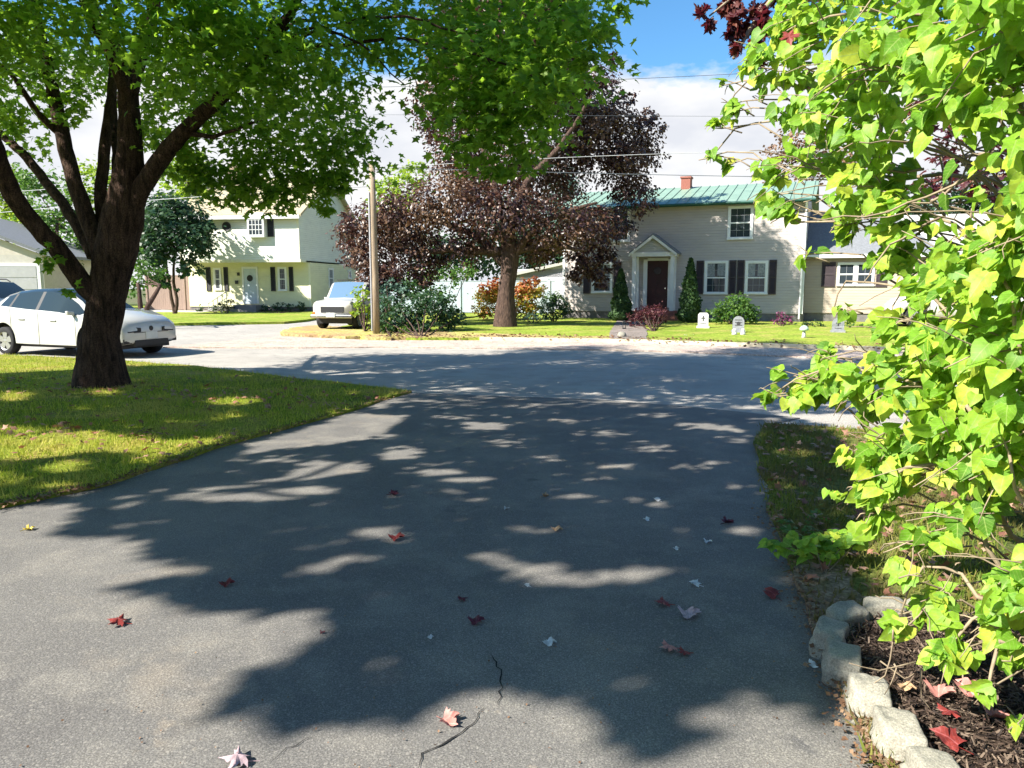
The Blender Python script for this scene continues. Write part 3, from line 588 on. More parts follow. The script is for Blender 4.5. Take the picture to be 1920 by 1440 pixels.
window(y, 6.1, 6.7, 1.95, 2.55, 0, (1, 1), sash=False, xf=side)
MB().box(2.95, 3.12, -.09, -.001, 1.62, 1.82).build('mailbox', M['black_sh'], y)
MB().box(3.12, 3.22, -.12, -.001, 2.1, 2.28).build('porch_light', M['black_sh'], y)

# ---------------------------------------------------------------- left garage house, tan fence, shed, vinyl fence
p_ = at(25, 560, 40); hg = thing('grey_garage_house', 'pale grey house with a garage door at the far left edge, behind the parked cars', 'house', (p_[0], p_[1], .1), R(8))
MB().box(-9, 1.6, 0, 8, -.2, 3.1).build('wall', mat('garage_wall', (.50, .47, .43), rough=.8), hg)
rf = MB(); rf.prism([(-9.6, -.35, 2.95), (-3.7, -.35, 5.35), (2.2, -.35, 2.95), (2.2, -.35, 3.12), (-3.7, -.35, 5.52), (-9.6, -.35, 3.12)], (0, 8.8, 0)); rf.build('roof', M['shingle'], hg)
MB().prism([(-9, .0, 3.1), (1.6, 0, 3.1), (-3.7, 0, 5.25)], (0, .1, 0)).build('gable', mat('gable_wall', (.55, .50, .44), rough=.8), hg)
gd = MB().box(-.9, 1.3, -.03, -.001, 0, 2.5)
for j in range(4): gd.box(-.85, 1.25, -.045, -.031, .06+j*.62, .62+j*.62)
gd.build('garage_door', mat('garage_door', (.42, .42, .44), rough=.6), hg)
MB().box(-1.05, -.9, -.05, -.001, 0, 2.66).box(1.3, 1.45, -.05, -.001, 0, 2.66).box(-.9, 1.3, -.05, -.001, 2.5, 2.66).build('door_frame', M['white'], hg)

def fence(name, label, A, B, zb, H, m, step=2.2, boards=.14, gap=.006, group=None, cap=True, postm=None):
    A = Vector(A); B = Vector(B); d = B-A; rz = math.atan2(d.y, d.x); Ln = d.length
    f = thing(name, label, 'fence', (A.x, A.y, zb), rz, group); x = 0; b = MB()
    while x < Ln-.02: b.box(x, min(x+boards-gap, Ln), -.012, .012, .05, H-.04); x += boards
    b.box(0, Ln, .013, .05, .3, .38).box(0, Ln, .013, .05, H-.4, H-.32)
    if cap: b.box(0, Ln, -.03, .03, H-.04, H)
    b.build('panel', m, f); x = 0
    while x <= Ln+.01: MB().box(x-.06, x+.06, -.062, .062, 0, H+.08).box(x-.08, x+.08, -.08, .08, H+.08, H+.12).build('post', postm or m, f); x += step
    return f
a = at(278, 582, 45.5); b = at(362, 582, 44.8)
fence('board_fence', 'brownish board fence left of the yellow house, behind the small tree', a[:2].tolist()+[0], b[:2].tolist()+[0], .1, 2.1, M['fence_tan'], 2.6)
a = at(700, 590, 41); b = at(1040, 590, 40)
fence('vinyl_fence', 'white vinyl fence in the gap between the two houses', a[:2].tolist()+[0], b[:2].tolist()+[0], .1, 1.75, M['vinyl'], 2.4, .2)
p_ = at(985, 590, 47); sh = thing('grey_shed', 'low grey outbuilding with a pale sloping roof left of the beige house', 'shed', (p_[0], p_[1], .1), R(-14))
MB().box(-1.2, 4.2, 0, 5, -.2, 2.5).build('wall', M['grey_wall'], sh)
rf = MB(); rf.prism([(-1.6, -.3, 1.9), (4.35, -.3, 3.15), (4.35, -.3, 3.3), (-1.6, -.3, 2.1)], (0, 5.6, 0)); rf.build('roof', M['shingle_pale'], sh)
MB().prism([(-1.2, .0, 2.0), (4.2, 0, 2.0), (4.2, 0, 3.12)], (0, .08, 0)).build('gable', M['grey_wall'], sh)

# ================================================================= VEHICLES
def car(name, label, loc, rz, st, paint, wx=(-1.42, 1.42), wr=.34, win=(-1.5, 1.15), wsh=(.5, 1.2), rwin=(-1.95, -1.35), pillars=(), glass=None, sc=1.0, spokes=5, lw=.80, parts=(), roofm=None, hl=None, plate=(2.34, .50), grille=None, handles=((-.75, .90), (.30, .88)), mirror=(.95, .98), seams=(-1.15, -.22, .95), group=None, lower=True, roofglass=None, darkpil=False):
    root = thing(name, label, 'car' if 'car' in name else ('truck' if 'truck' in name else 'van' if 'van' in name else 'suv'), loc, rz, group); root.scale = (sc,)*3
    st = np.array(st, float); Ra = wr+.06; xs = set(np.round(st[:, 0], 3)) | set(np.round([a for p in pillars for a in p], 3)) | set(np.round(list(win)+list(wsh)+list(rwin), 3))
    for w in wx:
        for a in np.linspace(0, math.pi, 13): xs.add(round(w-Ra*math.cos(a), 3))
        xs |= {round(w-Ra-.015, 3), round(w+Ra+.015, 3)}
    xs = np.array(sorted(x for x in xs if st[0, 0] <= x <= st[-1, 0])); I = lambda c: np.interp(xs, st[:, 0], st[:, c])
    zl, zb, zt, hw, tw = I(1), I(2), I(3), I(4), I(5); zlo = zl.copy()
    for w in wx:
        m = np.abs(xs-w) <= Ra+1e-6; zlo[m] = np.maximum(zlo[m], wr+np.sqrt(np.maximum(Ra**2-(xs[m]-w)**2, 0)))
    rows = []
    for i, x in enumerate(xs):
        a, b, t, w, q = zlo[i], zb[i], zt[i], hw[i], tw[i]; mid = a+(b-a)*.5
        h = [(0, a), (w*.84, a), (w*.985, a+min(.05, (b-a)*.2)), (w*.985, mid-.05), (w*.985, b-.03), (w*.955, b), (q+.03, t-.07), (q-.07, t-.005), (0, t+.02)]
        rows.append([(x, yy, z) for yy, z in h]+[(x, -yy, z) for yy, z in h[-2:0:-1]])
    nR = len(rows[0]); V = [p for r in rows for p in r]; body = []; gl = {}
    def inp(x0, x1, iv): return x0 >= iv[0]-1e-6 and x1 <= iv[1]+1e-6
    wi = 0; lastw = False
    for i in range(len(xs)-1):
        x0, x1 = xs[i], xs[i+1]; isw = inp(x0, x1, win) and not any(inp(x0, x1, p) for p in pillars)
        if isw and not lastw: wi += 1
        lastw = isw
        for k in range(nR):
            f = (i*nR+k, i*nR+(k+1) % nR, (i+1)*nR+(k+1) % nR, (i+1)*nR+k)
            ispil = darkpil and inp(x0, x1, win) and not isw
            if ispil and k in (5, nR-6): gl.setdefault(('door_pillar', i, k), []).append(f)
            elif darkpil and k in (1, nR-2): gl.setdefault(('sill', 0, k), []).append(f)
            elif isw and k in (5, nR-6): gl.setdefault(('window', wi, k), []).append(f)
            elif k in (7, nR-8) and inp(x0, x1, wsh): gl.setdefault(('windshield', 0, 0), []).append(f)
            elif roofglass and k in (6, 7, nR-7, nR-8) and inp(x0, x1, roofglass): gl.setdefault(('roof_panel', 0, 0), []).append(f)
            elif k in (7, nR-8) and inp(x0, x1, rwin): gl.setdefault(('rear_window', 0, 0), []).append(f)
            else: body.append(f)
    body += [tuple(range(nR))[::-1], tuple((len(xs)-1)*nR+k for k in range(nR))]
    bo = link_mesh('body', V, body, paint, root, True)
    me = bo.data
    for key, fs in gl.items():
        o = link_mesh(key[0], V, fs, M['dark'] if key[0] in ('door_pillar', 'sill') else (glass or M['glass_car']), root, True)
        bm = bmesh.new(); bm.from_mesh(o.data); bmesh.ops.delete(bm, geom=[v for v in bm.verts if not v.link_faces], context='VERTS'); bm.to_mesh(o.data); bm.free()
    # dark inside of the arches and floor
    MB().box(xs[0]+.25, xs[-1]-.25, -hw.max()*.80, hw.max()*.80, wr*.62, wr+Ra-.02).build('underbody', M['dark'], root)
    if lower: 
        f = MB(); xf_ = xs[-1]; f.box(xf_-.25, xf_+.015, -hw[-2]*.62, hw[-2]*.62, .27, .42); f.box(xf_-.30, xf_-.02, -hw[-2]*.98, -hw[-2]*.66, .34, .46).box(xf_-.30, xf_-.02, hw[-2]*.66, hw[-2]*.98, .34, .46)
        f.build('front_bumper', M['dark'], root, bevel=.02)
    for w in wx:
        for s in (-1, 1):
            yc = s*(hw.max()-.12)
            ty = MB().lathe([(wr*.66, -.10), (wr*.93, -.11), (wr, -.08), (wr, .08), (wr*.93, .11), (wr*.66, .10)], 28, 'y'); wb = MB()
            ho = bpy.data.objects.new('wheel', None); wheel = link_mesh('wheel', *lathe_disc(wr*.66, .055*s), M['dark'], root); wheel.location = (w, yc, wr); bpy.data.objects.remove(ho)
            ty.build('tyre', M['tyre'], wheel, True)
            ri = MB().lathe([(wr*.60, .075*s), (wr*.68, .095*s), (wr*.70, .08*s)], 28, 'y').lathe([(0, .09*s), (wr*.14, .085*s), (wr*.15, .06*s)], 12, 'y')
            for q in range(spokes):
                a = 2*math.pi*q/spokes+.3; c, sn = math.cos(a), math.sin(a); ca, cb = .05, .085; y0, y1 = .085*s, .06*s
                ri.add([(c*.04-sn*ca, y0, sn*.04+c*ca), (c*.04+sn*ca, y0, sn*.04-c*ca), (c*wr*.64+sn*cb, y0, sn*wr*.64-c*cb), (c*wr*.64-sn*cb, y0, sn*wr*.64+c*cb),
                        (c*.04-sn*ca, y1, sn*.04+c*ca), (c*.04+sn*ca, y1, sn*.04-c*ca), (c*wr*.64+sn*cb, y1, sn*wr*.64-c*cb), (c*wr*.64-sn*cb, y1, sn*wr*.64+c*cb)], [(0, 1, 2, 3), (0, 1, 5, 4), (1, 2, 6, 5), (3, 0, 4, 7)])
            ri.build('rim', M['rim'], wheel)
    yw = hw.max()
    if hl:
        for s in (-1, 1): MB().prism([(hl[0], s*hl[1], hl[2]), (hl[0]+.012, s*(hl[1]-.34), hl[2]+.01), (hl[0]+.012, s*(hl[1]-.34), hl[2]+.10), (hl[0]-.14, s*(hl[1]+.045), hl[2]+.14), (hl[0]-.14, s*(hl[1]+.045), hl[2]+.03)], (-.05, 0, 0)).build('headlight', M['lamp_glass'] if len(hl) < 4 else M['dark'], root)
    MB().box(plate[0], plate[0]+.02, -.17, .17, plate[1], plate[1]+.16).build('licence_plate', mat('plate', (.6, .62, .6), rough=.5), root, bevel=.004)
    if grille: MB().box(grille[0], grille[0]+.03, -grille[1], grille[1], grille[2], grille[3]).build('grille', M['dark'], root, bevel=.01)
    for hx, hz in handles:
        for s in (-1, 1): MB().box(hx-.1, hx+.1, s*yw*.995-.012, s*yw*.995+.018, hz-.04, hz-.005).build('door_handle', M['rim'], root, bevel=.008)
    for s in (-1, 1):
        MB().prism([(mirror[0]-.03, s*(yw-.03), mirror[1]), (mirror[0]+.06, s*(yw-.03), mirror[1]), (mirror[0]+.04, s*(yw+.14), mirror[1]+.03), (mirror[0]-.04, s*(yw+.15), mirror[1]+.03)], (0, 0, .09)).build('mirror', paint, root, bevel=.02)
    for x in seams:
        i = int(np.argmin(abs(xs-x))); r = rows[i]
        for s in (1, -1):
            sm = MB()
            for k in (2, 3, 4): a, b = r[k], r[k+1]; sm.add([(a[0]-.006, s*(a[1]+.003), a[2]), (a[0]+.006, s*(a[1]+.003), a[2]), (b[0]+.006, s*(b[1]+.003), b[2]), (b[0]-.006, s*(b[1]+.003), b[2])], [(0, 1, 2, 3)])
            sm.build('door_seam', M['dark'], root)
    return root
def lathe_disc(r, y):
    n = 20; return [(r*math.cos(6.2832*k/n), y, r*math.sin(6.2832*k/n)) for k in range(n)], [tuple(range(n))]
XO = [(-2.20, .45, .84, .95, .66, .52), (-2.12, .34, 1.0, 1.14, .84, .62), (-1.95, .30, 1.12, 1.30, .91, .64), (-1.6, .27, 1.20, 1.46, .94, .62), (-1.2, .25, 1.17, 1.55, .95, .62), (-.6, .24, 1.12, 1.60, .95, .62), (0, .24, 1.09, 1.60, .95, .62),
      (.45, .24, 1.06, 1.53, .95, .61), (.85, .24, 1.01, 1.31, .95, .63), (1.15, .24, 1.0, 1.12, .95, .72), (1.65, .25, .97, 1.06, .95, .78), (2.0, .28, .86, .96, .91, .76), (2.18, .32, .78, .88, .86, .72), (2.28, .34, .68, .80, .80, .68), (2.325, .38, .56, .68, .74, .62)]
cw = gp(195, 678); cr_ = gp(15, 668)
ang = R(-21); mid = np.array([-10.2, 17.65, 0.0])
wc = car('crossover_car', 'white crossover car parked at the kerb, half hidden by the big maple trunk', (mid[0], mid[1], 0), ang, XO, M['car_white'], pillars=((-.30, -.2), (-1.2, -1.13)), roofglass=(-1.6, .5), darkpil=True, hl=(2.345, .66, .60, 1), sc=.95, grille=None, plate=(2.32, .44))
wc_e = MB().lathe([(0, .0), (.055, 0), (.06, -.01), (.055, -.02), (0, -.02)], 16, 'y'); wc_e.v = [(2.325-p[1]-.01, p[0], p[2]+.68) for p in wc_e.v]; wc_e.build('emblem', M['dark'], wc)
MB().box(2.20, 2.33, -.50, .50, .585, .60).build('grille_line', M['dark'], wc)
SUVS = [(-2.35, .5, 1.0, 1.10, .80, .60), (-2.28, .36, 1.1, 1.45, .92, .66), (-2.1, .34, 1.12, 1.66, .95, .68), (-1.6, .32, 1.12, 1.72, .96, .68), (-.4, .3, 1.1, 1.74, .96, .68), (.3, .3, 1.08, 1.70, .96, .67), (.75, .3, 1.06, 1.42, .96, .68), (1.1, .3, 1.05, 1.16, .95, .74), (1.8, .32, .98, 1.06, .93, .74), (2.2, .36, .85, .95, .86, .68), (2.33, .42, .62, .74, .74, .6)]
p_ = gp(-10, 628)
sv = car('blue_suv', 'blue grey suv with roof rails parked behind the white crossover car', (p_[0], p_[1], 0), R(-12), SUVS, M['car_blue'], pillars=((-.35, -.25), (-1.3, -1.2)), win=(-2.0, 1.0), wsh=(.3, 1.05), rwin=(-2.28, -2.1), hl=(2.24, .52, .74), plate=(2.34, .5), grille=(2.30, .3, .62, .78), mirror=(.85, 1.08), wr=.36)
for s in (-1, 1): MB().tube([(-1.7, s*.62, 1.72), (-1.6, s*.62, 1.79), (.0, s*.62, 1.80), (.15, s*.62, 1.72)], [.02]*4, 6).build('roof_rail', M['dark'], sv)
BOXY = [(-1.98, .42, .98, 1.10, .78, .68), (-1.95, .40, 1.05, 1.66, .82, .70), (-1.8, .40, 1.08, 1.74, .82, .70), (.30, .40, 1.08, 1.73, .82, .69), (.50, .40, 1.08, 1.52, .82, .69), (.76, .40, 1.06, 1.14, .82, .72), (1.2, .42, 1.02, 1.08, .81, .74), (1.72, .44, .97, 1.04, .80, .74), (1.80, .46, .90, .98, .78, .72)]
p_ = gp(645, 616)
tk = car('boxy_suv', 'small old boxy white and tan suv parked left of the utility pole', (-5.75, 27.2, .1), R(257), BOXY, M['truck_white'], wx=(-1.25, 1.18), wr=.34, win=(-1.75, .52), wsh=(.30, .76), rwin=(-1.97, -1.9), pillars=((-.50, -.40), (-1.1, -1.0)), glass=M['glass_blue'], hl=(1.79, .76, .66), plate=(1.96, .46), grille=(1.795, .46, .62, .84), handles=((-.30, .90),), mirror=(.5, 1.05), seams=(-.46, .66), sc=.93, lower=False)
MB().box(1.81, 1.95, -.82, .82, .42, .55).build('front_bumper', M['chrome'], tk, bevel=.03)
for s in (-1, 1):
    MB().box(1.72, 1.81, s*.75-.05, s*.75+.05, .56, .64).build('turn_signal', M['amber'], tk)
    MB().box(-1.7, 1.6, s*.818-.012, s*.818+.012, .66, .86).build('side_trim', mat('tan_trim', (.34, .27, .19), rough=.7), tk)
MB().tube([(-1.5, -.6, 1.75), (-1.5, -.6, 1.82), (.1, -.6, 1.82), (.1, .6, 1.82), (-1.5, .6, 1.82), (-1.5, .6, 1.75)], [.018]*6, 6).build('roof_rack', M['dark'], tk)
VAN = [(-2.4, .42, 1.1, 1.3, .8, .66), (-2.32, .34, 1.12, 1.75, .94, .74), (-2.1, .32, 1.12, 1.92, .97, .76), (-.5, .3, 1.1, 1.95, .98, .76), (.6, .3, 1.08, 1.90, .98, .75), (1.1, .3, 1.06, 1.6, .97, .74), (1.6, .3, 1.04, 1.16, .95, .76), (2.1, .34, .9, 1.0, .9, .7), (2.32, .4, .66, .78, .78, .62)]
p_ = at(1790, 600, 27.5)
car('white_van', 'white van in the driveway right of the tan wing, mostly hidden by shrub leaves', (p_[0], p_[1], .1), R(160), VAN, M['truck_white'], pillars=((-.15, -.05), (-1.3, -1.2)), win=(-2.1, 1.3), wsh=(.6, 1.5), rwin=(-2.32, -2.1), glass=M['glass_blue'], hl=(2.22, .5, .7), plate=(2.33, .5), grille=(2.28, .3, .6, .76), wr=.36, mirror=(1.2, 1.1))

# ================================================================= POLE AND WIRES
pb = gp(706, 632); pt = (pb[0]-.02, pb[1], 5.25)
pl = thing('utility_pole', 'weathered wooden utility pole beside the road, in front of the purple maple', 'pole', (pb[0], pb[1], .1))
MB().tube([(0, 0, -.1), (0, 0, 1.5), (-.01, 0, 3.5), (-.02, 0, 5.2)], [.115, .105, .095, .085], 12, True, .03).build('post', M['pole'], pl, True)
for zz, sx in ((5.12, -.14), (4.95, .12), (4.75, -.13)):
    MB().lathe([(.0, .1), (.035, .09), (.05, .03), (.03, 0), (.05, -.04), (.0, -.05)], 10, 'z', (sx, 0, zz)).build('insulator', M['lamp_glass'], pl)
MB().box(-.20, .18, -.02, .02, 4.98, 5.03).build('bracket', M['metal'], pl)
MB().tube([(-.12, -.06, .1), (-.12, -.06, 4.3)], [.03, .03], 6).build('conduit', M['metal'], pl)
def wire(name, label, A, B, sag, r=.012, m=None):
    A, B = np.array(A, float), np.array(B, float); k = 24; P = [tuple(A+(B-A)*i/k-np.array([0, 0, sag*4*(i/k)*(1-i/k)])) for i in range(k+1)]
    o = MB().tube(P, [r]*(k+1), 5).build(name, m or M['wire'], None, True); return tag(o, label, 'wire', 'overhead wires')
T0 = (pb[0], pb[1], 5.15)
wire('overhead_wire', 'lowest dark wire running right from the pole past the brick chimney', T0, at(2300, 338, 21), .10, .010)
wire('overhead_wire', 'pale wire across the purple maple, just above the lowest dark one', (pb[0], pb[1], 5.6-.5), at(2200, 285, 19), -.25, .008, M['wire_pale'])
wire('overhead_wire', 'faint thin wire crossing the white cloud', at(700, 215, 24), at(2200, 222, 24), .0, .005)
wire('overhead_wire', 'high thin wire crossing the blue sky above the cloud', at(620, 165, 23), at(2300, 70, 23), .25, .008)
wire('overhead_wire', 'upper pale wire running left from the pole behind the big trunk', at(690, 322, 23.3), at(-400, 398, 26), -.15, .010, M['wire_pale'])
wire('overhead_wire', 'lower pale wire running left from the pole behind the big trunk', at(692, 350, 23.3), at(-400, 440, 26), -.15, .010, M['wire_pale'])

# ================================================================= GARDEN DECORATIONS
def stone(label, px, py, w, h_, m, group='mock gravestones on the far lawn', rnd_=True, rz=-.3, mark=0):
    p = gp(px, py, .12); t = thing('mock_gravestone', label, 'gravestone', (p[0], p[1], .10), rz, group); pts = [(-w/2, 0, 0), (w/2, 0, 0)]
    if rnd_: pts += [(w/2*math.cos(a), 0, h_-w/2+w/2*math.sin(a)) for a in np.linspace(0, math.pi, 12)]
    else: pts += [(w/2, 0, h_-.06), (w/2-.06, 0, h_), (-w/2+.06, 0, h_), (-w/2, 0, h_-.06)]
    MB().prism(pts, (0, .07, 0)).build('slab', m, t); MB().box(-w/2-.04, w/2+.04, -.04, .11, -.02, .07).build('base', m, t)
    k = MB()
    if mark == 0:
        k.box(-.02, .02, -.008, -.001, h_*.45, h_*.80).box(-.07, .07, -.0075, -.001, h_*.62, h_*.68).box(-.1, .1, -.0085, -.001, h_*.28, h_*.31)
    else:
        for q in range(3): k.box(-w*.3, w*.3, -.008, -.001, h_*(.75-.16*q), h_*(.79-.16*q))
        k.lathe([(0, -.008), (w*.16, -.008), (w*.16, -.002)], 12, 'y', (0, 0, h_*.55))
    k.build('engraving', M['ink'], t); return t
stone('white mock gravestone right of the tall conical evergreen', 1318, 614, .36, .54, M['gravestone'], rnd_=False)
stone('grey round topped mock gravestone in front of the round shrub', 1384, 622, .36, .52, M['gravestone2'], mark=1)
stone('grey mock gravestone in front of the tan wing', 1571, 622, .36, .46, M['gravestone2'], rnd_=True)
stone('dark mock gravestone farthest right, partly behind shrub leaves', 1641, 605, .46, .42, M['gravestone2'], mark=1)
for px, lab in ((1376, 'left small white ghost figure at the foot of the round topped gravestone'), (1392, 'right small white ghost figure at the foot of the round topped gravestone')):
    p = gp(px, 626, .12); g = MB().lathe([(.0, .19), (.04, .18), (.06, .14), (.05, .10), (.07, .05), (.09, 0), (0, 0)], 12); g.build; o = g.build('ghost_figure', M['gravestone'], None, True); o.location = (p[0], p[1]-.05, .1); tag(o, lab, 'figurine', 'white ghost figures')
p = gp(1507, 632, .12); mu = thing('mushroom_ornament', 'pale green mushroom shaped ornament on the lawn near the downspout', 'ornament', (p[0], p[1], .1))
MB().lathe([(.0, .2), (.04, .2), (.05, .08), (.07, 0), (0, 0)], 12).build('stem', M['gravestone'], mu, True); MB().lathe([(0, .36), (.07, .34), (.12, .28), (.13, .22), (.04, .20), (0, .2)], 16).build('cap', mat('pale_cap', (.45, .62, .48), rough=.5), mu, True)
p = gp(1183, 617, .12); po_ = thing('garden_lantern', 'small dark garden lantern standing at the edge of the front walk', 'lantern', (p[0]-.2, p[1]+.2, .1))
MB().box(-.06, .06, -.06, .06, 0, .05).box(-.05, -.04, -.05, .05, .05, .22).box(.04, .05, -.05, .05, .05, .22).build('frame', M['dark'], po_); MB().prism([(-.08, -.08, .22), (.08, -.08, .22), (0, -.08, .31)], (0, .16, 0)).build('roof', M['dark'], po_)
p = gp(1165, 630, .12); st_ = thing('garden_stone', 'pale round stone beside the front walk', 'stone', (p[0], p[1]-.1, .1)); MB().lathe([(0, .16), (.09, .14), (.14, .06), (.12, -.02), (0, -.02)], 9).build('stone_body', M['concrete'], st_, True)
# white flowering tuft on the far lawn comes with the plants

# ================================================================= EDGING STONES
path = [(1.94, 3.31), (1.74, 3.32), (1.53, 3.24), (1.385, 3.07), (1.335, 2.84), (1.325, 2.60), (1.31, 2.36), (1.31, 2.12), (1.33, 1.88)]
elab = ['edging stone at the far right end of the curve, under the leaves', 'second edging stone from the far end of the curve', 'grey edging stone at the top of the bend', 'grey shaded edging stone just below the bend', 'pale sunlit edging stone below the two grey ones',
        'smooth grey edging stone in the middle of the straight run', 'large cream edging stone near the bottom of the photo', 'edging stone cut by the bottom edge of the photo', 'nearest edging stone, mostly below the photo']
for i, ((x, yy), lb) in enumerate(zip(path, elab)):
    a = Vector(path[max(i-1, 0)]); b = Vector(path[min(i+1, len(path)-1)]); th = math.atan2((b-a).y, (b-a).x)
    bm = bmesh.new(); bmesh.ops.create_cube(bm, size=1); bmesh.ops.subdivide_edges(bm, edges=bm.edges[:], cuts=11, use_grid_fill=True)
    rr = random.Random(40+i); s = (.192+rr.uniform(-.01, .012), .15, .15); ph = rr.uniform(0, 6)
    for v in bm.verts:
        c = v.co.copy(); r = (abs(2*c.x)**9+abs(2*c.y)**9+abs(2*c.z)**9)**(1/9); c = c/max(r, 1e-6)*max(abs(2*c.x), abs(2*c.y), abs(2*c.z))
        c.x += .16*c.y; c.y += .10*c.x                                   # bevelled, leaning ends
        if c.z > 0: c.z *= 1-.16*(2*c.x)**2; c.y *= .86
        q = Vector((c.x*s[0], c.y*s[1], c.z*s[2])); o1 = Vector((i*3.1, ph, 0)); d1 = mnoise.noise(q*14+o1)*.010+mnoise.noise(q*45+o1)*.0045+mnoise.noise(q*110+o1)*.002; cell = mnoise.noise(q*9-o1)
        if cell > .28: d1 -= (cell-.28)*.05
        v.co = q+q.normalized()*d1
    me = bpy.data.meshes.new('edging_stone'); bm.to_mesh(me); bm.free(); me.materials.append(M['concrete']); me.polygons.foreach_set('use_smooth', [True]*len(me.polygons))
    o = bpy.data.objects.new('edging_stone', me); C.objects.link(o); o.location = (x, yy, .075+rr.uniform(-.006, .008)); o.rotation_euler = (rr.uniform(-.05, .05), rr.uniform(-.06, .06), th-.26+rr.uniform(-.08, .08))
    tag(o, lb, 'edging stone', 'stones edging the mulch bed')

# mulch chips
n = 60000; P = np.stack([rng.uniform(1.3, 4.4, n), rng.uniform(1.3, 3.4, n), np.full(n, .072)], 1); P = P[inpoly(P, BED)]; P[:, 2] += rng.random(len(P))**2*.035; n = len(P)
chip = (np.array([(-.5, 0, 0), (.5, .1, .05), (.4, 1, .1), (-.4, .9, 0)]), np.array([(0, 1, 2), (0, 2, 3)])); chip[0][:, 0] *= .16
L['mulch'] = leafmat('bark_mulch', [(.018, .012, .01), (.045, .028, .02), (.09, .06, .042), (.20, .15, .11)], (.1, .05, .03), .8, .05)
tag(cloud('mulch_chips', P, np.array([0, 0, 1.])+rnd(n)*.45, rnd(n)*np.array([1, 1, .25]), rng.uniform(.012, .045, n), chip, L['mulch']), 'dark bark mulch with dry needles inside the edging stones', 'mulch', kind='stuff')
# dry litter along the driveway edges and at the far verge
def litter(name, pts, spread, n, z, size, m, label):
    P = []; 
    for _ in range(n):
        i = rng.integers(0, len(pts)-1); t = rng.random(); a = np.array(pts[i]); b = np.array(pts[i+1]); q = a+(b-a)*t+rng.normal(size=2)*spread; P.append((q[0], q[1], z))
    P = np.array(P); n = len(P); return tag(cloud(name, P, np.array([0, 0, 1.])+rnd(n)*.35, rnd(n)*np.array([1, 1, .1]), rng.uniform(.4, 1.2, n)*size, T_QUAD, m), label, 'litter', kind='stuff')
litter('dry_litter', [(1.12, 1.8), (1.2, 2.31), (1.34, 2.98), (1.53, 3.82), (1.82, 5.15)], .05, 1500, .058, .022, L['brown'], 'pale dry needles and seeds along the right driveway edge')
litter('lawn_edge_litter', NEAR_L, .05, 1300, .05, .026, L['brown'], 'dry leaf bits and needles along the left driveway edge')
litter('seed_litter', [(-1.5, 2.3), (-.2, 2.6), (1.1, 2.5)], .5, 260, .019, .010, L['brown'], 'tiny pale seeds scattered over the near driveway')
litter('verge_leaf_litter', [(-4, 21.9), (-.5, 22.2), (2.6, 21.3), (6, 19.6), (11, 17.3)], .45, 1100, .125, .09, L['brown'], 'brown leaf litter along the far verge and sidewalk')
n = 1800; P = np.stack([rng.uniform(-9, -1.5, n), rng.uniform(5.2, 12.5, n), np.full(n, .085)], 1); P = P[inpoly(P, LAWN_L)]; P = P[np.sin(P[:, 1]*2.3+P[:, 0]*.8)+rng.normal(size=len(P))*.6 > .1]; n = len(P)
L['fallen'] = leafmat('fallen_leaf_mix', [(.16, .07, .05), (.30, .14, .09), (.42, .26, .18), (.22, .10, .04)], (.3, .1, .05), .6, .2)
tag(cloud('lawn_leaf_litter', P, np.array([0, 0, 1.])+rnd(n)*.35, rnd(n)*np.array([1, 1, .1]), rng.uniform(.04, .09, n), T_MAPLE, L['fallen']), 'small brown and pink fallen leaves over the near lawn', 'leaves', kind='stuff')
n = 900; P = np.stack([rng.uniform(1.5, 5, n), rng.uniform(3.5, 8.3, n), np.full(n, .08)], 1); P = P[inpoly(P, LAWN_R)]; n = len(P)
tag(cloud('verge_fallen_leaves', P, np.array([0, 0, 1.])+rnd(n)*.35, rnd(n)*np.array([1, 1, .1]), rng.uniform(.03, .08, n), T_MAPLE, L['fallen']), 'small brown fallen leaves in the rough grass by the shrub', 'leaves', kind='stuff')

